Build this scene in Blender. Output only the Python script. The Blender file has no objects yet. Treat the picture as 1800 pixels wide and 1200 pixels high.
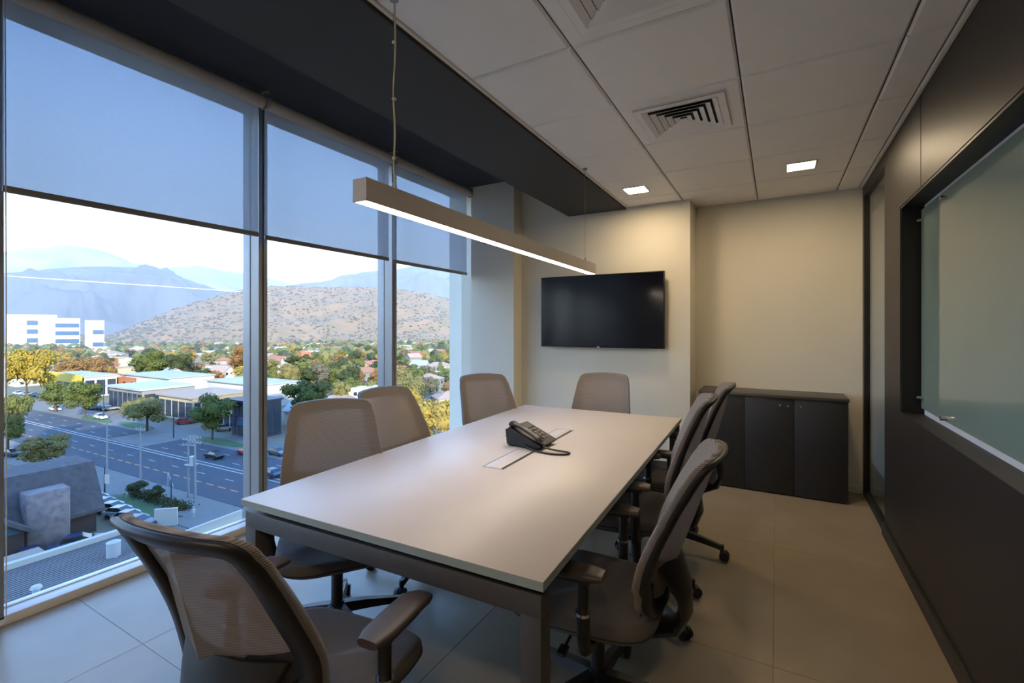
import bpy, bmesh, math, random
from math import sin, cos, pi, radians, sqrt, atan2
from mathutils import Vector, Matrix, noise

random.seed(7)
S = bpy.context.scene
COL = S.collection

# ---------------------------------------------------------------- camera
F_PX, YAW, HORIZON, CAM_Z = 820.0, 0.515, 576.5, 1.38
cam = bpy.data.cameras.new('camera')
cam.sensor_width = 36.0
cam.lens = F_PX / 1800 * 36.0
cam.shift_y = -(600 - HORIZON) / 1800
cam.clip_start, cam.clip_end = 0.02, 30000
camo = bpy.data.objects.new('camera', cam)
camo.location = (0, 0, CAM_Z)
camo.rotation_euler = (pi / 2, 0, YAW)
COL.objects.link(camo)
S.camera = camo

# ---------------------------------------------------------------- sky, sun, exposure
S.view_settings.view_transform = 'Standard'
S.view_settings.look = 'None'
S.view_settings.exposure = 1.12
S.view_settings.gamma = 1.0
S.view_settings.use_curve_mapping = False

SKY_STRENGTH = 2.8
HAZE = 0.00028
SUN_STRENGTH = 6.2
LAMP_STRENGTH = 2.25
SUN_DIR = Vector((-0.835, 0.55, 0)).normalized() * cos(radians(21)) + Vector((0, 0, -sin(radians(21))))

w = bpy.data.worlds.new('sky')
S.world = w
w.use_nodes = True
wn = w.node_tree.nodes
wl = w.node_tree.links
bg = wn['Background']
tc = wn.new('ShaderNodeTexCoord')
sp = wn.new('ShaderNodeSeparateXYZ')
wl.new(tc.outputs['Generated'], sp.inputs[0])
cr = wn.new('ShaderNodeValToRGB')
wl.new(sp.outputs['Z'], cr.inputs[0])
els = cr.color_ramp.elements
els[0].position = 0.0
els[0].color = (0.90, 0.95, 1.0, 1)
els[1].position = 1.0
els[1].color = (0.10, 0.23, 0.60, 1)
for p, c in ((0.10, (0.70, 0.85, 1.0, 1)), (0.22, (0.40, 0.64, 1.0, 1)), (0.45, (0.20, 0.43, 0.92, 1))):
    e = els.new(p)
    e.color = c
wl.new(cr.outputs[0], bg.inputs[0])
bg.inputs[1].default_value = SKY_STRENGTH

sun = bpy.data.lights.new('sun', 'SUN')
sun.energy = SUN_STRENGTH
sun.angle = radians(0.6)
sun.color = (1.0, 0.90, 0.74)
suno = bpy.data.objects.new('sun', sun)
suno.rotation_euler = SUN_DIR.to_track_quat('-Z', 'Y').to_euler()
suno.location = (60, -40, 80)
COL.objects.link(suno)


# ---------------------------------------------------------------- helpers
def tag(o, label=None, cat=None, group=None, kind=None):
    if label: o['label'] = label
    if cat: o['category'] = cat
    if group: o['group'] = group
    if kind: o['kind'] = kind
    return o


def empty(name, loc=(0, 0, 0), rz=0.0, label=None, cat=None, group=None):
    o = bpy.data.objects.new(name, None)
    o.empty_display_size = 0.1
    o.location = loc
    o.rotation_euler = (0, 0, rz)
    COL.objects.link(o)
    return tag(o, label, cat, group)


def copy_tree(o, parent=None):
    c = o.copy()
    COL.objects.link(c)
    if parent is not None:
        c.parent = parent
    for ch in list(o.children):
        copy_tree(ch, c)
    return c


def srgb(r, g, b):
    f = lambda v: (v / 255 / 12.92) if v / 255 <= 0.04045 else ((v / 255 + 0.055) / 1.055) ** 2.4
    return (f(r), f(g), f(b), 1)


def mat(name, col, rough=0.5, metal=0.0, spec=0.5, nscale=None, namt=0.08, bump=0.0, bscale=200.0,
        emit=None, estr=0.0, sheen=0.0, col2=None, ndetail=3.0, alpha_mesh=None, objrand=0.0):
    m = bpy.data.materials.new(name)
    m.use_nodes = True
    n, l = m.node_tree.nodes, m.node_tree.links
    b = n['Principled BSDF']
    b.inputs['Base Color'].default_value = col
    b.inputs['Roughness'].default_value = rough
    b.inputs['Metallic'].default_value = metal
    b.inputs['Specular IOR Level'].default_value = spec
    if sheen: b.inputs['Sheen Weight'].default_value = sheen
    t = None
    if nscale or bump:
        t = n.new('ShaderNodeTexCoord')
    src = None
    if nscale:
        nz = n.new('ShaderNodeTexNoise')
        nz.inputs['Scale'].default_value = nscale
        nz.inputs['Detail'].default_value = ndetail
        l.new(t.outputs['Object'], nz.inputs['Vector'])
        r = n.new('ShaderNodeValToRGB')
        r.color_ramp.elements[0].position = 0.3
        r.color_ramp.elements[1].position = 0.7
        if col2 is None:
            a = tuple(max(0, c * (1 - namt)) for c in col[:3]) + (1,)
            d = tuple(min(1, c * (1 + namt)) for c in col[:3]) + (1,)
        else:
            a, d = col, col2
        r.color_ramp.elements[0].color = a
        r.color_ramp.elements[1].color = d
        l.new(nz.outputs['Fac'], r.inputs[0])
        src = r.outputs[0]
    if objrand:
        oi = n.new('ShaderNodeObjectInfo')
        hs = n.new('ShaderNodeHueSaturation')
        mr = n.new('ShaderNodeMapRange')
        mr.inputs['To Min'].default_value = 1 - objrand
        mr.inputs['To Max'].default_value = 1 + objrand
        l.new(oi.outputs['Random'], mr.inputs[0])
        l.new(mr.outputs[0], hs.inputs['Value'])
        mr2 = n.new('ShaderNodeMapRange')
        mr2.inputs['To Min'].default_value = 0.5 + objrand * 0.12
        mr2.inputs['To Max'].default_value = 0.5 - objrand * 0.12
        l.new(oi.outputs['Random'], mr2.inputs[0])
        l.new(mr2.outputs[0], hs.inputs['Hue'])
        if src: l.new(src, hs.inputs['Color'])
        else: hs.inputs['Color'].default_value = col
        src = hs.outputs[0]
    if src: l.new(src, b.inputs['Base Color'])
    if bump:
        nz2 = n.new('ShaderNodeTexNoise')
        nz2.inputs['Scale'].default_value = bscale
        l.new(t.outputs['Object'], nz2.inputs['Vector'])
        bp_ = n.new('ShaderNodeBump')
        bp_.inputs['Strength'].default_value = bump
        bp_.inputs['Distance'].default_value = 0.002
        l.new(nz2.outputs['Fac'], bp_.inputs['Height'])
        l.new(bp_.outputs[0], b.inputs['Normal'])
    if emit:
        b.inputs['Emission Color'].default_value = emit
        b.inputs['Emission Strength'].default_value = estr
    return m


def glass_mat(name, tint=(1, 1, 1, 1), ior=1.5, rough=0.0, haze=0.0, hazecol=(0.5, 0.6, 0.58, 1), refl=1.0):
    m = bpy.data.materials.new(name)
    m.use_nodes = True
    n, l = m.node_tree.nodes, m.node_tree.links
    n.remove(n['Principled BSDF'])
    out = n['Material Output']
    tr = n.new('ShaderNodeBsdfTransparent')
    tr.inputs[0].default_value = tint
    gl = n.new('ShaderNodeBsdfGlossy')
    gl.inputs['Roughness'].default_value = rough
    gl.inputs[0].default_value = (refl, refl, refl, 1)
    fr = n.new('ShaderNodeFresnel')
    gm = n.new('ShaderNodeNewGeometry')
    ir = n.new('ShaderNodeMapRange')
    ir.inputs['To Min'].default_value = ior
    ir.inputs['To Max'].default_value = 1 / ior
    l.new(gm.outputs['Backfacing'], ir.inputs[0])
    l.new(ir.outputs[0], fr.inputs[0])
    base = tr.outputs[0]
    if haze:
        df = n.new('ShaderNodeBsdfDiffuse')
        df.inputs[0].default_value = hazecol
        mx = n.new('ShaderNodeMixShader')
        mx.inputs[0].default_value = haze
        l.new(tr.outputs[0], mx.inputs[1])
        l.new(df.outputs[0], mx.inputs[2])
        base = mx.outputs[0]
    mx = n.new('ShaderNodeMixShader')
    l.new(fr.outputs[0], mx.inputs[0])
    l.new(base, mx.inputs[1])
    l.new(gl.outputs[0], mx.inputs[2])
    l.new(mx.outputs[0], out.inputs[0])
    return m


class MB:
    """collects shapes; build() links them as one mesh object"""
    def __init__(self):
        self.v, self.f, self.sm = [], [], []

    def add(self, vs, fs, smooth=False):
        k = len(self.v)
        self.v += [tuple(p) for p in vs]
        self.f += [tuple(i + k for i in f) for f in fs]
        self.sm += [smooth] * len(fs)
        return self

    def box(self, x0, x1, y0, y1, z0, z1, M=None):
        vs = [Vector(p) for p in ((x0, y0, z0), (x1, y0, z0), (x1, y1, z0), (x0, y1, z0),
                                  (x0, y0, z1), (x1, y0, z1), (x1, y1, z1), (x0, y1, z1))]
        if M: vs = [M @ p for p in vs]
        return self.add(vs, [(0, 3, 2, 1), (4, 5, 6, 7), (0, 1, 5, 4), (1, 2, 6, 5), (2, 3, 7, 6), (3, 0, 4, 7)])

    def bbox(self, x0, x1, y0, y1, z0, z1, r=0.003, seg=2, M=None):
        bm = bmesh.new()
        bmesh.ops.create_cube(bm, size=1)
        for v in bm.verts:
            v.co = Vector((x0 + (v.co.x + .5) * (x1 - x0), y0 + (v.co.y + .5) * (y1 - y0), z0 + (v.co.z + .5) * (z1 - z0)))
        bmesh.ops.bevel(bm, geom=bm.edges[:], offset=r, segments=seg, affect='EDGES', profile=0.5)
        if M: bmesh.ops.transform(bm, matrix=M, verts=bm.verts)
        self.frombm(bm, True)
        return self

    def frombm(self, bm, smooth=False):
        bm.verts.index_update()
        self.add([v.co.copy() for v in bm.verts], [tuple(v.index for v in f.verts) for f in bm.faces], smooth)
        bm.free()

    def cyl(self, p0, p1, r0, r1=None, n=16, caps=True, smooth=True):
        r1 = r0 if r1 is None else r1
        p0, p1 = Vector(p0), Vector(p1)
        d = (p1 - p0).normalized()
        a = d.orthogonal().normalized()
        b = d.cross(a)
        vs = []
        for p, r in ((p0, r0), (p1, r1)):
            for i in range(n):
                t = 2 * pi * i / n
                vs.append(p + (a * cos(t) + b * sin(t)) * r)
        self.add(vs, [(i, (i + 1) % n, n + (i + 1) % n, n + i) for i in range(n)], smooth)
        if caps:
            self.add(vs[:n], [tuple(range(n))[::-1]])
            self.add(vs[n:], [tuple(range(n))])
        return self

    def tube(self, pts, r, n=8, smooth=True, closed=False):
        pts = [Vector(p) for p in pts]
        N = len(pts)
        rs = r if isinstance(r, (list, tuple)) else [r] * N
        vs = []
        up = None
        for i, p in enumerate(pts):
            if closed: d = pts[(i + 1) % N] - pts[i - 1]
            else: d = pts[min(i + 1, N - 1)] - pts[max(i - 1, 0)]
            d.normalize()
            if up is None: up = d.orthogonal().normalized()
            up = (up - d * up.dot(d)).normalized()
            b = d.cross(up)
            for k in range(n):
                t = 2 * pi * k / n
                vs.append(p + (up * cos(t) + b * sin(t)) * rs[i])
        fs = []
        for i in range(N if closed else N - 1):
            j = (i + 1) % N
            for k in range(n):
                fs.append((i * n + k, i * n + (k + 1) % n, j * n + (k + 1) % n, j * n + k))
        self.add(vs, fs, smooth)
        if not closed:
            self.add(vs[:n], [tuple(range(n))[::-1]])
            self.add(vs[-n:], [tuple(range(n))])
        return self

    def loft(self, rings, smooth=True, caps=True, closed=False):
        n = len(rings[0])
        vs = [p for r in rings for p in r]
        fs = []
        for i in range(len(rings) - (0 if closed else 1)):
            j = (i + 1) % len(rings)
            for k in range(n):
                fs.append((i * n + k, i * n + (k + 1) % n, j * n + (k + 1) % n, j * n + k))
        self.add(vs, fs, smooth)
        if caps and not closed:
            self.add(rings[0], [tuple(range(n))[::-1]])
            self.add(rings[-1], [tuple(range(n))])
        return self

    def prism(self, pts, axis, a, b):
        """polygon pts in the two other axes, extruded from a to b along axis"""
        def P(p, h):
            return {'x': (h, p[0], p[1]), 'y': (p[0], h, p[1]), 'z': (p[0], p[1], h)}[axis]
        n = len(pts)
        vs = [P(p, a) for p in pts] + [P(p, b) for p in pts]
        return self.add(vs, [tuple(range(n))[::-1], tuple(range(n, 2 * n))] +
                        [(i, (i + 1) % n, n + (i + 1) % n, n + i) for i in range(n)])

    def sphere(self, c, r, sub=2, sc=(1, 1, 1)):
        bm = bmesh.new()
        bmesh.ops.create_icosphere(bm, subdivisions=sub, radius=r)
        for v in bm.verts:
            v.co = Vector((v.co.x * sc[0] + c[0], v.co.y * sc[1] + c[1], v.co.z * sc[2] + c[2]))
        self.frombm(bm, True)
        return self

    def mesh(self, name, m=None):
        me = bpy.data.meshes.new(name)
        me.from_pydata(self.v, [], self.f)
        me.polygons.foreach_set('use_smooth', self.sm)
        bm = bmesh.new()
        bm.from_mesh(me)
        bmesh.ops.recalc_face_normals(bm, faces=bm.faces)
        bm.to_mesh(me)
        bm.free()
        if m: me.materials.append(m)
        return me

    def build(self, name, m=None, parent=None, loc=None, M=None):
        me = self.mesh(name, m)
        o = bpy.data.objects.new(name, me)
        COL.objects.link(o)
        if parent: o.parent = parent
        if loc: o.location = loc
        return o


def link(name, me, parent=None, loc=(0, 0, 0), rz=0.0):
    o = bpy.data.objects.new(name, me)
    COL.objects.link(o)
    if parent: o.parent = parent
    o.location = loc
    o.rotation_euler = (0, 0, rz)
    return o


def bezier(p0, p1, p2, p3, n=12):
    out = []
    for i in range(n + 1):
        t = i / n
        out.append(tuple((1 - t) ** 3 * a + 3 * (1 - t) ** 2 * t * b + 3 * (1 - t) * t * t * c + t ** 3 * d
                         for a, b, c, d in zip(p0, p1, p2, p3)))
    return out


# ---------------------------------------------------------------- materials
M_ = {}
M_['floor'] = mat('floor_stone', srgb(152, 137, 114), 0.32, spec=0.45, nscale=3.0, col2=srgb(140, 125, 103), ndetail=6, bump=0.03, bscale=60)
M_['joint'] = mat('joint', srgb(116, 105, 88), 0.8)
M_['wall'] = mat('wall_paint', srgb(214, 206, 188), 0.7, nscale=2.0, namt=0.02, bump=0.05, bscale=300)
M_['wall_dark'] = mat('dark_wall_paint', srgb(39, 34, 33), 0.46, spec=0.42, nscale=2.0, namt=0.04, bump=0.04, bscale=400)
M_['black'] = mat('black_metal', srgb(22, 21, 21), 0.45, nscale=20, namt=0.1)
M_['tile'] = mat('ceiling_tile_metal', srgb(238, 232, 226), 0.55, nscale=8, namt=0.015)
M_['plenum'] = mat('ceiling_plenum', srgb(70, 64, 58), 0.9)
M_['soffit'] = mat('soffit_paint', srgb(62, 61, 59), 0.8, nscale=4, namt=0.04)
M_['pocket'] = mat('pocket_shade', srgb(46, 46, 50), 0.85, nscale=4, namt=0.04)  # soffit tone darkened: the pocket's shade is put into the colour
M_['lip'] = mat('soffit_lip', srgb(36, 32, 28), 0.7)
M_['trim_white'] = mat('white_trim', srgb(225, 222, 216), 0.45, nscale=9, namt=0.02)
M_['sill'] = mat('sill_white', srgb(226, 224, 220), 0.4, nscale=9, namt=0.02)
M_['mullion'] = mat('mullion_aluminium', srgb(146, 144, 144), 0.38, metal=0.35, nscale=12, namt=0.03)
M_['gasket'] = mat('rubber_gasket', srgb(40, 36, 36), 0.7)
M_['pane'] = glass_mat('window_glass', (0.93, 0.96, 0.97, 1), ior=1.45)
M_['table_top'] = mat('white_laminate', srgb(202, 192, 186), 0.42, spec=0.5, nscale=5, namt=0.012)
M_['table_edge'] = mat('grey_edge_band', srgb(150, 156, 146), 0.5, nscale=9, namt=0.03)
M_['table_steel'] = mat('grey_powder_steel', srgb(74, 70, 68), 0.5, spec=0.5, nscale=30, namt=0.05)
M_['plastic'] = mat('black_plastic', srgb(26, 24, 26), 0.42, nscale=30, namt=0.08, bump=0.03, bscale=500)
M_['plastic_soft'] = mat('armrest_plastic', srgb(72, 62, 60), 0.48, nscale=30, namt=0.06, bump=0.05, bscale=600)
M_['chrome'] = mat('chrome', srgb(205, 205, 205), 0.16, metal=1.0, nscale=30, namt=0.02)
M_['fabric'] = mat('seat_fabric', srgb(92, 86, 82), 0.9, spec=0.2, sheen=0.15, nscale=260, namt=0.16, bump=0.25, bscale=700)
M_['seam'] = mat('seat_seam', srgb(45, 42, 42), 0.9)
M_['cabinet'] = mat('cabinet_charcoal', srgb(37, 36, 37), 0.52, nscale=10, namt=0.04)
M_['cabinet_top'] = mat('cabinet_top_charcoal', srgb(70, 65, 58), 0.4, nscale=10, namt=0.04)
M_['brass'] = mat('brass_lock', srgb(200, 180, 110), 0.3, metal=0.9)
M_['tv'] = mat('tv_screen', srgb(9, 8, 14), 0.16, spec=0.28)
M_['tv_body'] = mat('tv_bezel', srgb(14, 14, 16), 0.4)
M_['lamp_body'] = mat('lamp_aluminium', srgb(196, 184, 172), 0.5, nscale=20, namt=0.02)
M_['lamp_light'] = mat('lamp_diffuser', (1, 0.9, 0.78, 1), 0.5, emit=(1.0, 0.86, 0.70, 1), estr=9.0 * LAMP_STRENGTH)
M_['downlight'] = mat('downlight_diffuser', (1, 0.9, 0.75, 1), 0.5, emit=(1.0, 0.78, 0.50, 1), estr=24.0 * LAMP_STRENGTH)
M_['cable_cream'] = mat('cream_cable', srgb(214, 198, 160), 0.5, nscale=50, namt=0.03)
M_['wire'] = mat('steel_wire', srgb(150, 150, 150), 0.35, metal=0.8)
M_['phone'] = mat('phone_black', srgb(30, 27, 26), 0.35, nscale=40, namt=0.06)
M_['phone_dark'] = mat('phone_dark_face', srgb(18, 17, 17), 0.5)
M_['phone_screen'] = mat('phone_screen', srgb(96, 100, 92), 0.2)
M_['key'] = mat('phone_key', srgb(92, 88, 84), 0.5)
M_['roller'] = mat('roller_fabric_roll', srgb(176, 168, 160), 0.8, nscale=80, namt=0.03)
M_['blind_rail'] = mat('blind_rail', srgb(134, 124, 116), 0.6)
M_['chain'] = mat('bead_chain', srgb(212, 204, 190), 0.5)
M_['board'] = mat('writing_board_glass', srgb(128, 146, 138), 0.05, spec=0.62, nscale=3, namt=0.02)
M_['board_edge'] = mat('board_white_edge', srgb(222, 224, 230), 0.45)
M_['board_glass_edge'] = mat('glass_edge_green', srgb(90, 140, 130), 0.2)
M_['partition'] = glass_mat('partition_glass', (0.86, 0.92, 0.90, 1), ior=1.52)


def blind_mat():
    m = bpy.data.materials.new('screen_blind_fabric')
    m.use_nodes = True
    n, l = m.node_tree.nodes, m.node_tree.links
    n.remove(n['Principled BSDF'])
    out = n['Material Output']
    tr = n.new('ShaderNodeBsdfTransparent')
    tr.inputs[0].default_value = (0.92, 0.92, 0.95, 1)
    df = n.new('ShaderNodeBsdfDiffuse')
    tl = n.new('ShaderNodeBsdfTranslucent')
    t = n.new('ShaderNodeTexCoord')
    nz = n.new('ShaderNodeTexNoise')
    nz.inputs['Scale'].default_value = 160
    l.new(t.outputs['Object'], nz.inputs['Vector'])
    r = n.new('ShaderNodeValToRGB')
    r.color_ramp.elements[0].color = (0.36, 0.36, 0.37, 1)
    r.color_ramp.elements[1].color = (0.48, 0.48, 0.49, 1)
    l.new(nz.outputs['Fac'], r.inputs[0])
    l.new(r.outputs[0], df.inputs[0])
    tl.inputs[0].default_value = (0.44, 0.45, 0.47, 1)
    a = n.new('ShaderNodeMixShader')
    a.inputs[0].default_value = 0.5
    l.new(df.outputs[0], a.inputs[1])
    l.new(tl.outputs[0], a.inputs[2])
    b = n.new('ShaderNodeMixShader')
    b.inputs[0].default_value = 0.38
    l.new(a.outputs[0], b.inputs[1])
    l.new(tr.outputs[0], b.inputs[2])
    l.new(b.outputs[0], out.inputs[0])
    return m


M_['blind'] = blind_mat()


def mesh_fabric():
    m = bpy.data.materials.new('woven_mesh_fabric')
    m.use_nodes = True
    n, l = m.node_tree.nodes, m.node_tree.links
    b = n['Principled BSDF']
    out = n['Material Output']
    t = n.new('ShaderNodeTexCoord')
    wv = n.new('ShaderNodeTexWave')
    wv.wave_type = 'BANDS'
    wv.bands_direction = 'Z'
    wv.inputs['Scale'].default_value = 62
    wv.inputs['Distortion'].default_value = 0.0
    l.new(t.outputs['Object'], wv.inputs['Vector'])
    r = n.new('ShaderNodeValToRGB')
    r.color_ramp.elements[0].color = srgb(116, 104, 97)
    r.color_ramp.elements[1].color = srgb(178, 166, 156)
    l.new(wv.outputs['Fac'], r.inputs[0])
    l.new(r.outputs[0], b.inputs['Base Color'])
    b.inputs['Roughness'].default_value = 0.75
    b.inputs['Specular IOR Level'].default_value = 0.25
    bp_ = n.new('ShaderNodeBump')
    bp_.inputs['Strength'].default_value = 0.5
    bp_.inputs['Distance'].default_value = 0.002
    l.new(wv.outputs['Fac'], bp_.inputs['Height'])
    l.new(bp_.outputs[0], b.inputs['Normal'])
    tl = n.new('ShaderNodeBsdfTranslucent')
    tl.inputs[0].default_value = srgb(150, 132, 120)
    a = n.new('ShaderNodeMixShader')
    a.inputs[0].default_value = 0.25
    l.new(b.outputs[0], a.inputs[1])
    l.new(tl.outputs[0], a.inputs[2])
    tr = n.new('ShaderNodeBsdfTransparent')
    mx = n.new('ShaderNodeMixShader')
    mx.inputs[0].default_value = 0.24
    l.new(a.outputs[0], mx.inputs[1])
    l.new(tr.outputs[0], mx.inputs[2])
    l.new(mx.outputs[0], out.inputs[0])
    return m


M_['mesh'] = mesh_fabric()


def perforated():
    m = mat('perforated_plastic', srgb(30, 25, 30), 0.5)
    n, l = m.node_tree.nodes, m.node_tree.links
    b = n['Principled BSDF']
    t = n.new('ShaderNodeTexCoord')
    br = n.new('ShaderNodeTexVoronoi')
    br.inputs['Scale'].default_value = 95
    br.inputs['Randomness'].default_value = 0.0
    l.new(t.outputs['Object'], br.inputs['Vector'])
    r = n.new('ShaderNodeValToRGB')
    r.color_ramp.elements[0].position = 0.30
    r.color_ramp.elements[0].color = (0.001, 0.001, 0.001, 1)
    r.color_ramp.elements[1].position = 0.42
    r.color_ramp.elements[1].color = srgb(40, 33, 40)
    l.new(br.outputs['Distance'], r.inputs[0])
    l.new(r.outputs[0], b.inputs['Base Color'])
    return m


M_['perf'] = perforated()


def struct(name, mb, m, parent=None, label=None):
    o = mb.build(name, m, parent)
    if not parent: o['kind'] = 'structure'
    if label: o['label'] = label
    return o


# ================================================================ ROOM
XR, YP, YR, XP = 0.63, 4.49, 4.83, -0.68       # right wall, proud wall, recessed wall, step between them
YB = -1.75                                      # wall behind the camera
ZC, ZK = 2.55, 2.95                             # tiled ceiling, blind pocket
XS, XG = -3.12, -3.22                           # sill inner edge, glass

# floor: slab + stone tiles
fl = struct('floor', MB().box(-3.28, 0.95, YB - .1, 6.2, -0.30, -0.0018), M_['joint'])
tile_cache = {}
def tile_mesh(w_, d_, h_, r, m, key):
    k = (round(w_, 4), round(d_, 4), key)
    if k not in tile_cache:
        x, y = w_ / 2, d_ / 2
        vs = [(-x, -y, 0), (x, -y, 0), (x, y, 0), (-x, y, 0)]
        z1 = h_ - r if h_ > 0 else h_ + r
        vs += [(a, b, z1) for a, b, _ in vs[:4]]
        vs += [(a * (x - r) / x, b * (y - r) / y, h_) for a, b, _ in vs[:4]]
        fs = [(0, 1, 5, 4), (1, 2, 6, 5), (2, 3, 7, 6), (3, 0, 4, 7), (4, 5, 9, 8), (5, 6, 10, 9), (6, 7, 11, 10), (7, 4, 8, 11), (8, 9, 10, 11), (3, 2, 1, 0)]
        tile_cache[k] = MB().add(vs, fs).mesh(key, m)
    return tile_cache[k]
xs = [XS, -2.41, -1.21, -0.01, 0.64]
ys = [YB, -1.42, -0.22, 0.98, 2.18, 3.38, 4.58, 4.84]
for i in range(4):
    for j in range(7):
        w_, d_ = xs[i + 1] - xs[i] - .0018, ys[j + 1] - ys[j] - .0018
        link('floor_tile', tile_mesh(w_, d_, .008, .0006, M_['floor'], 'floor_tile'), fl,
             ((xs[i] + xs[i + 1]) / 2, (ys[j] + ys[j + 1]) / 2, -0.008))

# ceiling: plenum slab + metal tiles, edge trims
ce = struct('ceiling', MB().box(-1.30, 0.95, YB - .1, 6.2, ZC + .014, ZK + .1), M_['plenum'])
cx = [-1.255, -0.746, -0.146, 0.454, XR - .022]
cy = [YB] + [1.22 + .6 * k for k in range(-4, 6)] + [YR]
G = .007
for i in range(4):
    for j in range(len(cy) - 1):
        x0, x1, y0, y1 = cx[i], cx[i + 1], cy[j], cy[j + 1]
        if y1 > YP and x1 < XP + .1:
            if i == 0: y1 = YP
        if y1 - y0 < .05: continue
        w_, d_ = x1 - x0 - G, y1 - y0 - G
        o = link('ceiling_tile', tile_mesh(w_, d_, -.014, .009, M_['tile'], 'ceiling_tile'), ce,
                 ((x0 + x1) / 2, (y0 + y1) / 2, ZC + .014))
struct('trim_1', MB().bbox(XR - .022, XR, YB, YR, ZC - .004, ZC + .012, .002), M_['trim_white'])
struct('trim_2', MB().bbox(-1.272, -1.253, YB, YP, ZC - .003, ZC + .012, .002), M_['tile'])

# walls
struct('wall_far', MB().box(-3.4, XP, YP, YR + .15, -.02, 3.05)
       .box(XP - .02, XR + .02, YR, YR + .15, -.02, 3.05), M_['wall'])
struct('wall_column', MB().box(-2.967, -2.42, 4.313, YP + .05, 0, ZK + .02), M_['wall'])
struct('wall_return', MB().box(-3.4, -2.967, 4.60, YP + .2, 0, ZK + .02).box(-3.4, -3.30, 4.585, 5.2, -.3, 3.05), M_['wall'])
struct('wall_back', MB().box(-3.4, 1.0, YB - .12, YB, -.02, 3.05), M_['wall'])
# dark right wall with the board opening
OY0, OY1, OZ0, OZ1, XB = 0.95, 3.486, 0.893, 2.085, 0.735
wr = MB()
YE = 3.93
wr.box(XR, .85, YB, OY0, 0, ZC + .02)
wr.box(XR, .85, OY1, YE, 0, ZC + .02)
wr.box(XR, .85, OY0, OY1, 0, OZ0)
wr.box(XR, .85, OY0, OY1, OZ1, ZC + .02)
wr.box(XB + .02, .85, OY0 - .01, OY1 + .01, OZ0 - .01, OZ1 + .01)
struct('wall_right', wr, M_['wall_dark'])
struct('trim_3', MB().box(XR - .0015, XR + .01, 3.032, 3.0335, OZ1, ZC), M_['lip'])
struct('trim_4', MB().box(XR + .003, XB + .02, OY1 - .012, OY1 + .004, OZ0, OZ1)
       .box(XR + .003, XB + .02, OY0 - .004, OY0 + .012, OZ0, OZ1)
       .box(XR + .003, XB + .02, OY0, OY1, OZ1 - .012, OZ1 + .004), M_['black'], label='black lining of the recess that holds the glass board')
struct('baseboard_right', MB().bbox(XR - .014, XR + .01, YB, YE + .012, 0, .085, .004), M_['wall_dark'])
struct('baseboard_far', MB().bbox(XP, XR, YR - .012, YR + .01, 0, .07, .003).bbox(-2.42, XP + .012, YP - .012, YP + .01, 0, .07, .003)
       .bbox(XP - .01, XP + .012, YP - .012, YR, 0, .07, .003), M_['wall'])
# glazed partition beyond the dark wall, and the corridor behind it
pt = struct('window_5', MB().box(XR + .0, XR + .05, YR - .07, YR, 0, ZC).box(XR, XR + .05, YE, YR - .07, ZC - .09, ZC + .01)
            .box(XR, XR + .05, YE, YR - .07, 0, .045), M_['black'], label='black framed glazed partition at the end of the dark wall')
struct('pane', MB().box(XR + .02, XR + .03, YE, YR - .07, .045, ZC - .09), M_['partition'], pt)
struct('wall_corridor', MB().box(1.9, 2.0, 2.0, 6.2, -.1, 2.9).box(.86, 2.0, 6.1, 6.2, -.1, 2.9).box(.86, 2.0, 2.0, 2.1, -.1, 2.9)
       .box(.86, .95, YR + .1, 6.2, -.1, 2.9), M_['wall'])
struct('floor_corridor', MB().box(.85, 2.0, 2.0, 6.2, -.1, -.005), M_['floor'])
struct('ceiling_corridor', MB().box(.85, 2.0, 2.0, 6.2, 2.6, 2.7), M_['tile'])

# soffit and blind pocket
sf = MB().box(-1.865, -1.273, YB, YP, 2.533, 2.60).box(-1.865, -1.84, YB, YP, 2.59, ZK + .02)
struct('trim_5', sf, M_['soffit'], label='long dark painted soffit panel between the ceiling tiles and the blinds')
struct('trim_6', MB().box(-1.2745, -1.268, YB, YP, 2.531, ZC + .012), M_['lip'])
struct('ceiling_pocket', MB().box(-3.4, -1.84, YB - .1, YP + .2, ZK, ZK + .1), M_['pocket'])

# windows: bays between mullions
struct('trim_7', MB().bbox(XG - .03, XS, YB, 4.60, -.02, .042, .003), M_['sill'], label='low white window sill along the floor')
muls = [-1.876 + .025, -0.588, 0.66, 1.949, 3.237, 4.525]
for k, y in enumerate(muls):
    m = MB()
    m.box(-3.218, XS, y, y + .026, .03, ZK).box(-3.218, XS, y + .037, y + .063, .03, ZK).box(-3.218, XS - .012, y + .02, y + .04, .03, ZK)
    m.bbox(-3.30, -3.215, y - .004, y + .067, -.25, ZK + .05, .003)
    o = struct('trim_%d' % (8 + k), m, M_['mullion'], label=None)
for k in range(5):
    y0, y1 = muls[k] + .063, muls[k + 1]
    fr = MB()
    fr.bbox(-3.25, -3.19, y0, y1, ZK - .03, ZK + .01, .002)
    struct('trim_%d' % (15 + k), MB().bbox(-3.245, -3.205, y0, y1, .03, .048, .002), M_['sill'])
    wnd = struct('window_%d' % (k if k else 6), fr, M_['mullion'])
    struct('pane', MB().box(XG - .008, XG, y0 - .002, y1 + .002, .046, ZK - .025), M_['pane'], wnd)

# the office tower the room belongs to: it shades the street in front
struct('wall_tower', MB().box(-3.35, 30, -60, 5.2, -25, -.31).box(-3.35, 30, -60, 5.2, 3.06, 45)
       .box(-3.35, 30, -60, YB - .13, -.4, 3.1).box(2.1, 30, YB - .2, 5.2, -.4, 3.1)
       .box(-2.9, 2.15, 6.3, 6.4, -.4, 3.1).box(1.0, 2.1, YB - .2, 1.9, -.4, 3.1), mat('tower_concrete', srgb(150, 150, 150), .8, nscale=.3, namt=.05))

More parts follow.
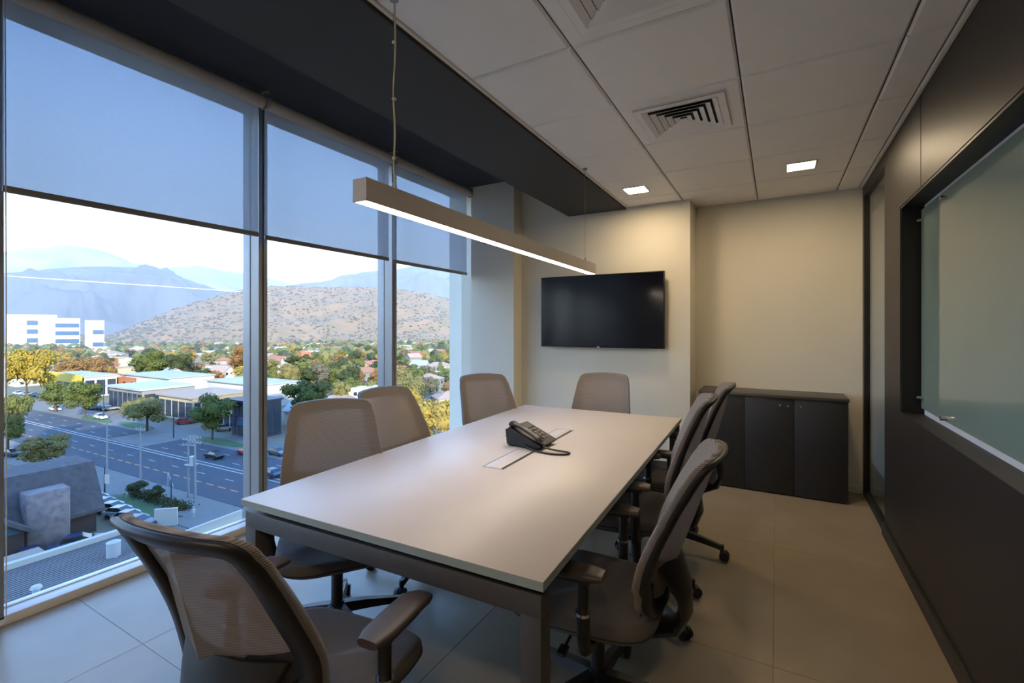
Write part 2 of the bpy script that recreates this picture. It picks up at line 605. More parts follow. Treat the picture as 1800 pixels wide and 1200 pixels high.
# ---------------------------------------------------------------- roller blinds
def blind(y0, y1, zb, lab, brk):
    e = empty('roller_blind', (-2.975, (y0 + y1) / 2, ZK), 0, lab, 'blind')
    L = (y1 - y0) / 2
    MB().cyl((0, -L, -.065), (0, L, -.065), .042, n=24).build('roller_tube', M_['roller'], e)
    f = MB()
    f.box(-.0415, -.0405, -L + .004, L - .004, zb - ZK + .02, -.06)
    f.build('fabric', M_['blind'], e)
    MB().bbox(-.05, -.032, -L + .004, L - .004, zb - ZK - .004, zb - ZK + .026, .004).build('bottom_rail', M_['blind_rail'], e)
    for s in [1]:
        b = MB().bbox(-.03, .03, s * (L + .012) - .003, s * (L + .012) + .003, -.11, 0, .001)
        b.bbox(-.03, .045, s * (L + .012) - .012, s * (L + .012) + .012, -.004, 0, .001)
        b.cyl((0, s * L, -.065), (0, s * (L + .014), -.065), .024, n=16)
        b.build('bracket', M_['blind_rail'], e)
    return e
b1 = blind(0.690, 1.884, 1.995, 'wide roller blind on the left pane, nearest the camera', 0)
b2 = blind(1.922, 3.092, 1.985, 'roller blind half lowered over the middle window pane', 0)
b3 = blind(3.132, 4.300, 1.975, 'roller blind on the right pane beside the corner column', 0)
blind(-0.56, 0.640, 1.99, 'roller blind on the pane behind the viewpoint', 0)
def chain(parent, x, y, z0, z1, m):
    pts = [(x, y - .012, z1), (x, y - .016, (z0 + z1) / 2)] + [(x, y - .02 * cos(a), z0 - .02 * sin(a)) for a in [k * pi / 8 for k in range(9)]] + \
          [(x, y + .02, (z0 + z1) / 2), (x, y + .016, z1)]
    mb = MB().tube(pts, .0022, n=6)
    mb.build('bead_chain', m, parent)
chain(b1, .02, -.615, .10 - ZK, -.07, M_['chain'])
chain(b3, .0, -.597 - .012, .9 - ZK, -.07, M_['blind_rail'])

# ---------------------------------------------------------------- ceiling diffusers and downlights
def air_vent(x, y, lab):
    e = empty('air_diffuser', (x, y, ZC), 0, lab, 'air vent')
    h = .225
    def ring(a, b, za, zb, t=.004):
        m = MB()
        for s in range(4):
            R = Matrix.Rotation(s * pi / 2, 4, 'Z')
            v = [R @ Vector(p) for p in ((-a, -a, za), (a, -a, za), (b, -b, zb), (-b, -b, zb),
                                         (-a, -a, za + t), (a, -a, za + t), (b, -b, zb + t), (-b, -b, zb + t))]
            m.add(v, [(0, 1, 2, 3), (7, 6, 5, 4), (0, 4, 5, 1), (1, 5, 6, 2), (2, 6, 7, 3), (3, 7, 4, 0)])
        return m
    ring(h, h - .035, -.014, -.016).build('flange', M_['tile'], e)
    ring(h - .002, h, -.0, -.015).build('flange', M_['tile'], e)
    MB().box(-h + .02, h - .02, -h + .02, h - .02, -.003, -.001).build('throat', M_['lip'], e)
    a = h - .037
    for k in range(5):
        ring(a, a - .026, -.018, -.0045, .0016).build('louvre_ring', M_['tile'], e)
        a -= .036
    MB().box(-.018, .018, -.018, .018, -.02, -.016).build('louvre_ring', M_['tile'], e)
    return e
air_vent(-.446, 1.52, 'square louvred ceiling vent cut off by the top edge')
air_vent(-.446, 2.72, 'square louvred air vent whole in view in mid ceiling')

def downlight(x, y, lab):
    e = empty('downlight', (x, y, ZC), 0, lab, 'ceiling light')
    h = .098
    m = MB()
    for s in range(4):
        R = Matrix.Rotation(s * pi / 2, 4, 'Z')
        m.bbox(-h, h, -h, -h + .014, -.007, .0, .002, 1, R)
    m.build('frame', M_['trim_white'], e)
    MB().box(-h + .012, h - .012, -h + .012, h - .012, -.004, -.001).build('diffuser', M_['downlight'], e)
downlight(-1.03, 3.95, 'left square recessed downlight, above the television')
downlight(.157, 3.95, 'right square recessed downlight, above the dark cabinet')
downlight(-1.03, -.6, 'left added fill light, built as a square downlight, behind the viewpoint')  # unseen lamp, added as fill for the room
downlight(.157, -.6, 'right added fill light, built as a square downlight, behind the viewpoint')  # second added fill lamp, also out of view
downlight(.157, 1.55, 'square recessed downlight beside the near air vent') if False else None

# ---------------------------------------------------------------- pendant
pe = empty('pendant_light', (-1.197, 2.235, 1.79), radians(1.2), 'long grey linear pendant lamp hanging over the white table', 'lamp')
HL = 1.165
MB().box(-.03, .03, -HL, HL, .004, .075).build('housing', M_['lamp_body'], pe)
mm = MB().box(-.03, -.025, -HL, HL, 0, .004).box(.025, .03, -HL, HL, 0, .004).box(-.03, .03, -HL, -HL + .004, 0, .004).box(-.03, .03, HL - .004, HL, 0, .004)
mm.build('rim', M_['lamp_body'], pe)
MB().box(-.025, .025, -HL + .004, HL - .004, .001, .0038).build('diffuser', M_['lamp_light'], pe)
for s in (-1, 1):
    wy = s * (HL - .16)
    o = MB().cyl((0, wy, .075), (0, wy, ZC - 1.79), .0012, n=6).cyl((0, wy, .075), (0, wy, .105), .005, n=10).cyl((0, wy, ZC - 1.79 - .012), (0, wy, ZC - 1.79), .016, n=16).build('suspension_wire', M_['wire'], pe)
wy = -(HL - .16)
cpts = [(.006, wy, .07), (.006, wy, .10), (-.004, wy + .003, .16), (.005, wy, .28), (-.003, wy, .42), (.007, wy, .58), (.004, wy, ZC - 1.79)]
MB().tube([p for a, b, c, d in [(cpts[i], cpts[i + 1], cpts[i], cpts[i + 1]) for i in range(len(cpts) - 1)] for p in
           [tuple(a[k] + (b[k] - a[k]) * (3 * (t / 4) ** 2 - 2 * (t / 4) ** 3 if k < 2 else t / 4) for k in range(3)) for t in range(4)]] + [cpts[-1]], .003, n=8).build('power_cable', M_['cable_cream'], pe)
for z in (.19, .40, .60):
    MB().bbox(-.006, .008, wy - .005, wy + .005, z - .004, z + .004, .001).build('cable_clip', M_['cable_cream'], pe)

# ---------------------------------------------------------------- television
tv = empty('television', (-1.515, 4.405, 1.548), 0, 'wall-mounted black flat television on the far wall', 'television')
MB().bbox(-.626, .626, -.005, .03, -.359, .359, .004).build('casing', M_['tv_body'], tv)
MB().box(-.618, .618, -.0065, -.004, -.345, .351).build('screen', M_['tv'], tv)
MB().box(-.25, .25, .028, .085, -.2, .2).build('wall_mount', M_['black'], tv)
MB().bbox(-.016, .016, -.008, -.003, -.3575, -.348, .002).build('maker_badge', M_['chrome'], tv)

# ---------------------------------------------------------------- cabinet
cb = empty('cabinet', (-.052, 4.64, 0), 0, 'low charcoal three-door cabinet in the recess of the far wall', 'cabinet')
MB().box(-.54, .54, -.165, .183, .015, .80).box(-.53, .53, -.14, .18, 0, .02).build('carcass', M_['cabinet'], cb)
MB().bbox(-.55, .55, -.195, .186, .80, .826, .002).build('top_panel', M_['cabinet_top'], cb)
for k in range(3):
    x0 = -.544 + k * .3627
    d = MB().bbox(x0 + .0015, x0 + .361, -.188, -.168, .012, .797, .0012).build('door', M_['cabinet'], cb)
    def knob(x, z, m, nm, r):
        MB().cyl((x, -.190, z), (x, -.205, z), r * .6, n=12).cyl((x, -.203, z), (x, -.212, z), r, r * .85, n=16).build(nm, m, d)
    if k == 0:
        knob(x0 + .318, .742, M_['chrome'], 'knob', .0085)
        knob(x0 + .268, .742, M_['chrome'], 'lock', .007)
    if k == 1:
        knob(x0 + .318, .742, M_['chrome'], 'knob', .0085)
        knob(x0 + .262, .745, M_['brass'], 'lock', .008)
    if k == 2:
        knob(x0 + .045, .742, M_['chrome'], 'knob', .0085)

# ---------------------------------------------------------------- glass writing board
wb = empty('writing_board', (XB, (OY0 + OY1) / 2, 1.489), 0, 'glossy grey-green glass writing board in the dark right wall', 'board')
Lb = (OY1 - OY0) / 2
MB().box(-.018, -.010, -Lb + .03, Lb - .045, -.562, .560).build('glass_panel', M_['board'], wb)
MB().box(-.0185, -.0095, Lb - .045, Lb - .042, -.562, .560).build('glass_edge', M_['board_glass_edge'], wb)
MB().box(-.006, .02, -Lb + .02, Lb - .05, .545, .594).box(-.006, .02, -Lb + .02, Lb - .05, -.596, -.545).build('backing_strip', M_['board_edge'], wb)
for y, z in ((Lb - .065, .50), (Lb - .065, -.50), (Lb - .5, .52), (Lb - .5, -.545), (-Lb + .5, .52), (-Lb + .5, -.52)):
    MB().cyl((-.042, y, z), (.02, y, z), .009, n=16).cyl((-.044, y, z), (-.030, y, z), .0105, n=16).build('standoff', M_['chrome'], wb)

# ---------------------------------------------------------------- table
tb = empty('conference_table', (-1.165, 2.25, 0), radians(1.8), 'large white topped conference table with dark grey steel frame', 'table')
TL_, TW = 1.21, .6175
MB().bbox(-TW, TW, -TL_, TL_, .7375, .7405, .001, 1).build('tabletop', M_['table_top'], tb)
MB().box(-TW, TW, -TL_, TL_, .715, .7375).build('edge_band', M_['table_edge'], tb)
for s in (-1, 1):
    MB().bbox(-TW + .01, TW - .01, s * (TL_ - .04) - .03, s * (TL_ - .04) + .03, .635, .695, .002).build('end_rail', M_['table_steel'], tb)
    MB().bbox(s * (TW - .33) - .02, s * (TW - .33) + .02, -TL_ + .07, TL_ - .07, .645, .695, .002).build('side_rail', M_['table_steel'], tb)
    for q in (-1, 1):
        l = MB().bbox(s * (TW - .04) - .03, s * (TW - .04) + .03, q * (TL_ - .04) - .03, q * (TL_ - .04) + .03, .012, .64, .002).build('leg', M_['table_steel'], tb)
        MB().cyl((s * (TW - .04), q * (TL_ - .04), 0), (s * (TW - .04), q * (TL_ - .04), .014), .022, n=16).build('foot', M_['plastic'], l)
for x in (-.5, 0, .5):
    for y in (-TL_ + .05, 0, TL_ - .05):
        MB().box(x - .03, x + .03, y - .015, y + .015, .694, .716).build('spacer', M_['plastic'], tb)
MB().bbox(-.08, .08, -.55, .55, .60, .68, .004).build('cable_tray', M_['table_steel'], tb)
for y0, y1 in ((-.44, -.085), (.115, .475)):
    g = MB()
    for (a, b, c, d) in ((-.055, .055, y0, y0 + .004), (-.055, .055, y1 - .004, y1), (-.055, -.051, y0, y1), (.051, .055, y0, y1)):
        g.box(a + .025, b + .025, c, d, .7395, .7420)
    fr_ = g.build('cable_port', M_['table_edge'], tb)
    MB().bbox(-.048 + .025, .036 + .025, y0 + .007, y1 - .007, .740, .7418, .0006, 1).build('flap', mat('port_flap', srgb(206, 200, 202), .4, nscale=20, namt=.02), fr_)
    MB().box(.038 + .025, .049 + .025, y0 + .012, y1 - .012, .7403, .7412).build('brush_slot', M_['phone_dark'], fr_)

# ---------------------------------------------------------------- desk phone
ph = empty('desk_phone', (-1.168, 2.27, .7415), radians(-4), 'black desk phone with a looped handset cord in mid table', 'phone')
# wedge: back (high) at -x, front (low) at +x; handset on the near side
def wedge(x0, x1, z0, z1, y0, y1, t):
    return MB().prism([(x0, z0), (x1, z1), (x1, z1 + t), (x0, z0 + t)], 'y', y0, y1)
MB().prism([(-.10, .012), (.09, .008), (.105, .02), (-.085, .098), (-.108, .09)], 'y', -.085, .10).build('body', M_['phone_dark'], ph)
MB().prism([(-.088, .0985), (.107, .0205), (.108, .026), (-.085, .104)], 'y', -.088, .103).build('face_plate', M_['phone'], ph)
MB().prism([(-.10, 0), (-.07, 0), (-.06, .05), (-.095, .06)], 'y', -.07, .085).build('stand', M_['phone_dark'], ph)
MB().prism([(.06, 0), (.08, 0), (.08, .012), (.06, .014)], 'y', -.07, .085).build('stand', M_['phone_dark'], ph)
sl = -(.0785) / .195
def onface(x): return .104 + (x + .085) * sl
MB().prism([(-.075, onface(-.075) + .001), (-.03, onface(-.03) + .001), (-.03, onface(-.03) + .004), (-.075, onface(-.075) + .004)], 'y', -.01, .09).build('screen', M_['phone_screen'], ph)
for r_ in range(4):
    for c_ in range(3):
        x = -.012 + r_ * .026; y = .002 + c_ * .03
        MB().prism([(x - .008, onface(x - .008)), (x + .008, onface(x + .008)), (x + .008, onface(x + .008) + .004), (x - .008, onface(x - .008) + .004)], 'y', y - .010, y + .010).build('key', M_['key'], ph)
hs = []
for i in range(15):
    t = i / 14
    x = -.092 + t * .2
    lift = .012 + .016 * (1 - (2 * t - 1) ** 2)
    end = abs(2 * t - 1)
    rw = .019 + .008 * max(0, end - .55) / .45
    rh = .010 + .010 * max(0, end - .5) / .5
    if i in (0, 14): rw *= .7; rh *= .6
    c = Vector((x, -.058, onface(x) + lift))
    hs.append([c + Vector((.38 * rh * sin(a), rw * cos(a), rh * sin(a))) for a in [2 * pi * k / 14 for k in range(14)]])
MB().loft(hs).build('handset', M_['phone'], ph)
cord = bezier((.098, -.058, .022), (.16, -.07, .006), (.235, -.02, .005), (.262, -.05, .005)) + \
       bezier((.262, -.05, .005), (.28, -.09, .005), (.20, -.125, .005), (.13, -.115, .005))[1:] + \
       bezier((.13, -.115, .005), (.09, -.110, .005), (.05, -.10, .006), (.02, -.086, .022))[1:]
cm = MB().tube(cord, .0048, n=8)
cv = []
for i in range(len(cord) * 7):
    t = i / 7
    k = min(int(t), len(cord) - 2)
    a, b = Vector(cord[k]), Vector(cord[k + 1])
    p = a.lerp(b, min(1, t - k))
    d = (b - a).normalized()
    u = d.orthogonal().normalized()
    v_ = d.cross(u)
    cv.append(p + (u * cos(i * 1.3) + v_ * sin(i * 1.3)) * .0042)
cm.tube(cv, .0018, n=5)
cm.build('handset_cord', M_['phone'], ph)
MB().tube(bezier((-.10, -.02, .04), (-.16, -.04, .06), (-.15, -.09, .01), (-.075, -.115, .0025)), .0022, n=6).build('network_cable', M_['cable_cream'], ph)

# ---------------------------------------------------------------- chairs
def back_outline(N=72):
    """closed outline in (s across, z) of the backrest; rounded top corners"""
    pts = []
    def hw(z): # half width along height
        t = (z - .512) / (1.02 - .512)
        return .205 + .030 * sin(min(1, t / .45) * pi / 2) - .038 * max(0, t - .35) / .65 - .0 * t
    zt, zb, rt, rb = 1.02, .512, .045, .085
    right = []
    wt, wb = hw(zt) , hw(zb)
    for k in range(7):
        a = pi / 2 * k / 6
        right.append((wb - rb + rb * sin(a), zb + rb - rb * cos(a)))
    for k in range(1, 14):
        z = zb + rb + (zt - rt - zb - rb) * k / 14
        right.append((hw(z), z))
    for k in range(7):
        a = pi / 2 * k / 6
        right.append((wt - rt + rt * cos(a), zt - rt + rt * sin(a)))
    for k in range(1, 8):
        right.append(((wt - rt) * (1 - k / 8), zt + .008 * sin(k / 8 * pi / 2)))
    left = [(-x, z) for x, z in right[::-1]]
    bot = [(-(wb - rb) + (2 * (wb - rb)) * k / 8, zb) for k in range(1, 8)]
    top = [(0, zt + .008)]
    return right + top + left + bot

def back_y(s, z):
    t = max(0.0, (z - .512) / .508)
    y = -.218 + .014 * sin(min(1, t / .8) * pi) - .160 * t ** 1.2
    y += .052 * (abs(s) / .22) ** 2.2
    y -= .018 * max(0, t - .7) ** 2 / .09
    return y

OUT = back_outline()
NO = len(OUT)
def build_chair():
    root = empty('office_chair')
    # base legs with casters
    leg = MB()
    rings = []
    for i in range(7):
        t = i / 6
        x = .02 + t * .285
        z = .125 - .052 * t ** 1.3
        hw_, hh = .026 - .010 * t, .022 - .010 * t
        rings.append([Vector((x, -hw_, z - hh)), Vector((x, hw_, z - hh)), Vector((x, hw_ * .7, z + hh)), Vector((x, -hw_ * .7, z + hh))])
    leg.loft(rings, smooth=False)
    leg.cyl((.305, 0, .05), (.305, 0, .09), .012, n=10)
    lm = leg.mesh('leg', M_['plastic'])
    cst = MB()
    for s in (-1, 1):
        cst.cyl((.318, s * .007, .0285), (.318, s * .025, .0285), .0285, .026, n=20)
    cst.cyl((.318, -.02, .0285), (.318, .02, .0285), .010, n=10)
    cst.prism([(.295, .052), (.325, .058), (.344, .036), (.338, .024), (.31, .045)], 'y', -.006, .006)
    cmh = cst.mesh('caster', M_['plastic'])
    for k in range(5):
        l = link('leg', lm, root, (0, 0, 0), radians(18 + 72 * k))
        link('caster', cmh, l)
    MB().cyl((0, 0, .075), (0, 0, .155), .038, .030, n=20).build('hub', M_['plastic'], root)
    gc = MB().cyl((0, 0, .15), (0, 0, .30), .025, n=20).cyl((0, 0, .30), (0, 0, .42), .014, n=16).build('gas_column', M_['plastic'], root)
    up = []
    def P(mb, name, m, par=None):
        o = mb.build(name, m, par or root)
        if par is None: up.append(o)
        return o
    # tilt mechanism and levers
    P(MB().bbox(-.07, .07, -.16, .10, .385, .425, .008), 'tilt_mechanism', M_['plastic'])
    for s in (-1, 1):
        P(MB().tube([(s * .06, .03, .405), (s * .17, .04, .405), (s * .235, .045, .395)], .005, n=8).bbox(s * .25 - .025, s * .25 + .025, .03, .06, .388, .402, .004), 'tilt_lever', M_['plastic'])
    # seat: pan + cushion
    def rr(wx, wy, z, cyo=0, n=40, e=4.2, taper=0.06):
        out = []
        for k in range(n):
            a = 2 * pi * k / n
            c, s_ = cos(a), sin(a)
            x = abs(c) ** (2 / e) * (1 if c > 0 else -1) * wx
            y = abs(s_) ** (2 / e) * (1 if s_ > 0 else -1) * wy
            x *= 1 + taper * (y / wy)
            out.append(Vector((x, y + cyo, z - (.018 * max(0, (y / wy - .55) / .45) ** 2))))
        return out
    P(MB().loft([rr(.19, .19, .415, .01), rr(.215, .215, .428, .015), rr(.222, .222, .436, .015)]), 'seat_pan', M_['plastic'])
    st = [rr(.224, .226, .436, .015), rr(.238, .240, .446, .018), rr(.243, .246, .462, .02), rr(.241, .244, .478, .02), rr(.232, .235, .490, .018)]
    top = [rr(.232 * q, .235 * q, .490 + .008 * (1 - q ** 2), .018) for q in (.93, .8, .6, .35, .1)]
    seat = P(MB().loft(st + top), 'seat', M_['fabric'])
    P(MB().tube([p + Vector((0, 0, 0)) for p in rr(.2425, .2455, .4575, .02)], .0022, n=5, closed=True), 'seam', M_['seam'], seat)
    # back mesh (fan rings) slightly in front of the frame, wrapping around its edge
    cs, cz = 0, .79
    rings = []
    for q in (1.0, .995, .97, .9, .75, .55, .35, .15, .03):
        ring = []
        for (s, z) in OUT:
            s2, z2 = cs + (s - cs) * q, cz + (z - cz) * q
            y = back_y(s2, z2) + .012
            ring.append(Vector((s2, y, z2)))
        rings.append(ring)
    wrap = []
    for off, back in ((1.016, -.003), (1.022, -.010), (1.020, -.018), (1.014, -.022)):
        ring = []
        for (s, z) in OUT:
            dx, dz_ = s - cs, z - cz
            L = sqrt(dx * dx + dz_ * dz_)
            g = (off - 1) * .22
            s2, z2 = s + dx / L * g, z + dz_ / L * g
            ring.append(Vector((s2, back_y(s, z) + .012 + back, z2)))
        wrap.append(ring)
    P(MB().loft(wrap[::-1] + rings), 'back_mesh', M_['mesh'])
    # frame: flat loop behind the mesh edge
    fr = []
    for (s, z) in OUT:
        dx, dz_ = s - cs, z - cz
        L = sqrt(dx * dx + dz_ * dz_)
        ux, uz = dx / L, dz_ / L
        wdt = .046 if z > .60 else .052
        def pt_(o_, b):
            return Vector((s - ux * o_, back_y(s - ux * o_, z - uz * o_) + b, z - uz * o_))
        fr.append([pt_(.001, .004), pt_(wdt, .006), pt_(wdt + .004, -.006), pt_(wdt - .004, -.020), pt_(.008, -.032), pt_(-.004, -.024), pt_(-.001, -.008)])
    P(MB().loft(fr, closed=True, smooth=True), 'back_frame', M_['plastic'])
    # perforated lower panel seen from behind
    g = MB()
    rows = []
    for i in range(9):
        z = .53 + i * .0205
        row = []
        for j in range(15):
            s = -.195 + .39 * j / 14
            zz = z + (.03 * (abs(s) / .195) ** 2) * (i / 8)
            row.append(Vector((s, back_y(s, zz) - .006, zz)))
        rows.append(row)
    vs, fs = [p for r in rows for p in r], []
    for i in range(8):
        for j in range(14):
            a = i * 15 + j
            fs.append((a, a + 1, a + 16, a + 15))
    g.add(vs, fs, True)
    P(g, 'lumbar_panel', M_['perf'])
    # spine: wide curved arm from under the seat up behind the back
    sp_ = []
    prof = [(-.10, .405, .055, .016), (-.20, .395, .06, .018), (-.275, .425, .066, .020), (-.305, .485, .080, .018), (-.305, .56, .110, .014), (-.285, .63, .150, .010), (-.27, .69, .175, .006)]
    for i, (y, z, hw_, th) in enumerate(prof):
        a = prof[max(0, i - 1)]
        b = prof[min(len(prof) - 1, i + 1)]
        d = Vector((0, b[0] - a[0], b[1] - a[1])).normalized()
        nrm = Vector((0, -d.z, d.y))
        ring = []
        for k in range(16):
            t = 2 * pi * k / 16
            cu = .045 * (cos(t)) ** 2 * (i / 6) ** 2
            ring.append(Vector((cos(t) * hw_, y, z)) + nrm * (sin(t) * th) + Vector((0, cu, 0)))
        sp_.append(ring)
    P(MB().loft(sp_), 'spine', M_['plastic'])
    # arms
    for s in (-1, 1):
        arm = MB()
        arm.tube([(s * .10, -.03, .405), (s * .20, -.03, .405), (s * .255, -.03, .425), (s * .272, -.03, .48), (s * .274, -.03, .545)], [.02, .02, .02, .021, .021], n=10)
        ap = P(arm, 'arm_post', M_['plastic'])
        MB().cyl((s * .274, -.03, .543), (s * .274, -.03, .553), .0235, n=20).build('chrome_ring', M_['chrome'], ap)
        MB().cyl((s * .274, -.03, .553), (s * .274, -.03, .656), .0175, n=14).bbox(s * .274 - .03, s * .274 + .03, -.06, .08, .650, .662, .004).build('arm_support', M_['plastic'], ap)
        pr = []
        for i in range(9):
            t = i / 8
            y = -.095 + .25 * t
            e_ = 1 if 0 < i < 8 else .78
            zc = .672 - .012 * max(0, t - .8) / .2
            hw_ = (.045 - .008 * abs(2 * t - 1) ** 2) * e_
            pr.append([Vector((s * .272 + hw_ * (abs(cos(a)) ** .6) * (1 if cos(a) > 0 else -1), y, zc + .014 * e_ * (abs(sin(a)) ** .7) * (1 if sin(a) > 0 else -1))) for a in [2 * pi * k / 18 + .01 for k in range(18)]])
        MB().loft(pr).build('arm_pad', M_['plastic_soft'], ap)
    return root, up

chair0, _ = build_chair()
UPPER = ('tilt_mechanism', 'tilt_lever', 'seat_pan', 'seat', 'back_mesh', 'back_frame', 'lumbar_panel', 'spine', 'arm_post')
CHAIRS = [
    # centre x, y, facing vector, height change, base turn, label
    (-1.135, .86, (-.13, .99), -.050, 5, 'office chair nearest the camera, seen from behind, at the near table end'),
    (-1.72, 1.44, (.81, -.59), -.025, 25, 'office chair on the window side nearest the camera, back against the dark street view'),
    (-1.75, 2.10, (.995, -.06), -.020, 0, 'middle office chair on the window side, partly hidden behind the nearer one'),
    (-1.74, 2.95, (.85, -.52), -.020, 12, 'farthest office chair on the window side, in front of the corner column'),
    (-1.19, 3.34, (.10, -.995), -.020, 0, 'office chair at the far table end below the television'),
    (-.56, 1.62, (-.995, -.06), -.038, 50, 'office chair on the cabinet side nearest the camera, seen from the side'),
    (-.615, 2.36, (-.99, -.13), .0, 66, 'middle office chair on the cabinet side of the table'),
    (-.585, 3.035, (-.99, -.10), -.012, 30, 'farthest office chair on the cabinet side, backrest before the dark cabinet'),
]
for i, (x, y, fv, dz, bt, lab) in enumerate(CHAIRS):
    c = chair0 if i == 0 else copy_tree(chair0)
    c.location = (x, y, 0)
    c.rotation_euler = (0, 0, atan2(fv[1], fv[0]) - pi / 2)
    tag(c, lab, 'chair', 'grey mesh-back office chairs around the conference table')
    li = 0
    for ch in c.children:
        b = ch.name.split('.')[0]
        if b in UPPER: ch.location.z = dz
        if i == 4 and b == 'arm_post': ch.location.z = -.065      # its arms are set low, under the table rail
        if i >= 6 and b in ('back_mesh', 'back_frame', 'lumbar_panel', 'spine'):
            ta = radians(4.5)                      # these two lean back less
            ch.rotation_euler.x = -ta
            ch.location.y = -.42 * sin(ta)
            ch.location.z = dz + .42 * (1 - cos(ta))
        if b == 'leg':
            ch.rotation_euler.z = radians(18 + 72 * li + bt)
            li += 1
        if b == 'gas_column': ch.location.z = dz * .5

# ================================================================ OUTSIDE
GZ = -25.0
def og(r, g, b, k=.46):
    c = srgb(r, g, b)
    return (c[0] * k * 1.05, c[1] * k, c[2] * k * .92, 1)
cY, sY = cos(YAW), sin(YAW)
def at(px, py=None, z=GZ, D=None):
    """world point seen at a pixel of the photograph: on the level z, or at forward distance D"""
    u = (px - 900) / F_PX
    v = -((py if py is not None else HORIZON) - HORIZON) / F_PX
    t = D if D is not None else (z - CAM_Z) / v
    return Vector(((-sY + u * cY) * t, (cY + u * sY) * t, (CAM_Z + v * t) if D is not None else z))

def hgt(py, P):
    """height above ground of a thing at ground point P whose top shows at pixel row py"""
    D = P.y * cY - P.x * sY
    return CAM_Z - (py - HORIZON) / F_PX * D - GZ

M_['ground'] = mat('ground_dry', og(150, 140, 120), .9, nscale=.05, col2=og(112, 116, 84), ndetail=8)
M_['asphalt'] = mat('asphalt', og(62, 72, 86), .85, nscale=.4, namt=.10, ndetail=8)
M_['paving'] = mat('pavement', og(128, 128, 126), .85, nscale=.5, namt=.08, ndetail=6)
M_['line_white'] = mat('road_paint_white', og(205, 205, 200), .7, nscale=2, namt=.1)
M_['line_orange'] = mat('road_paint_orange', og(230, 160, 80), .7, nscale=2, namt=.1)
M_['grass'] = mat('grass', og(60, 104, 66), .9, nscale=1.5, col2=og(84, 122, 60), ndetail=6)
M_['hill'] = mat('dry_hill', og(186, 146, 104), .95, nscale=.035, col2=og(142, 126, 84), ndetail=10)
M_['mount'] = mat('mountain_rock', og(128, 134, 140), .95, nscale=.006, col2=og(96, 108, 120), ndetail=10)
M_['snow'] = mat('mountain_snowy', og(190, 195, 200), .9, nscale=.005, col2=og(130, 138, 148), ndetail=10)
M_['white_wall'] = mat('white_render', og(232, 228, 220), .8, nscale=.4, namt=.03, objrand=.06)
M_['cream_wall'] = mat('cream_render', og(222, 200, 172), .8, nscale=.4, namt=.04, objrand=.12)
M_['grey_wall'] = mat('grey_render', og(160, 160, 160), .8, nscale=.4, namt=.04, objrand=.12)
M_['brick_wall'] = mat('orange_brick', og(190, 120, 80), .85, nscale=.6, namt=.06, objrand=.1)
M_['red_roof'] = mat('red_tile_roof', og(182, 128, 94), .85, nscale=1.2, namt=.10, objrand=.14)
M_['tan_roof'] = mat('tan_roof', og(184, 164, 146), .85, nscale=1.2, namt=.08, objrand=.14)
M_['grey_roof'] = mat('grey_metal_roof', og(196, 202, 208), .6, nscale=.8, namt=.05, objrand=.12)
M_['navy'] = mat('navy_cladding', og(28, 40, 74), .5, nscale=.5, namt=.08)
M_['glassy'] = mat('far_window_glass', og(52, 66, 82), .15, spec=.7)
M_['blue_glass'] = mat('blue_band_glass', og(60, 104, 150), .2, spec=.6)
M_['yellow_paint'] = mat('yellow_fascia', og(232, 206, 60), .6, nscale=1, namt=.04)
M_['pink_paint'] = mat('pink_fascia', og(214, 60, 130), .6)
M_['blue_paint'] = mat('blue_fascia', og(50, 80, 180), .6)
M_['red_paint'] = mat('red_paint', og(206, 48, 48), .5)
M_['shingle'] = mat('grey_shingle', og(112, 106, 106), .95, nscale=1.6, col2=og(88, 84, 88), ndetail=10)
M_['stone'] = mat('pale_stone', og(176, 164, 162), .9, nscale=1.4, col2=og(140, 124, 126), ndetail=8)
M_['teal'] = mat('teal_boards', og(46, 92, 112), .7, nscale=.8, namt=.06)
M_['brown_wall'] = mat('brown_timber', og(70, 50, 44), .8, nscale=1, namt=.15)
M_['bark'] = mat('bark', og(98, 82, 68), .95, nscale=3, namt=.2)
M_['pole'] = mat('concrete_pole', og(170, 172, 174), .8, nscale=2, namt=.05)
M_['pole_dark'] = mat('dark_steel_pole', og(44, 50, 60), .6)
M_['roofing'] = mat('corrugated_cement', og(138, 134, 136), .85, nscale=.7, namt=.08, ndetail=7)
M_['tank'] = mat('white_tank', og(212, 218, 224), .5)
M_['tyre'] = mat('tyre', og(22, 22, 24), .8)
M_['car_glass'] = mat('car_glass', og(24, 32, 42), .12, spec=.7)
for k, c in dict(white=(226, 230, 234), silver=(160, 170, 180), black=(24, 26, 34), red=(190, 34, 40), blue=(40, 66, 110), grey=(96, 104, 112)).items():
    M_['car_' + k] = mat('car_paint_' + k, og(*c), .28, spec=.6)

# ---- terrain ----
struct('ground', MB().box(-5200, 400, -1500, 5200, GZ - 3, GZ), M_['ground'])

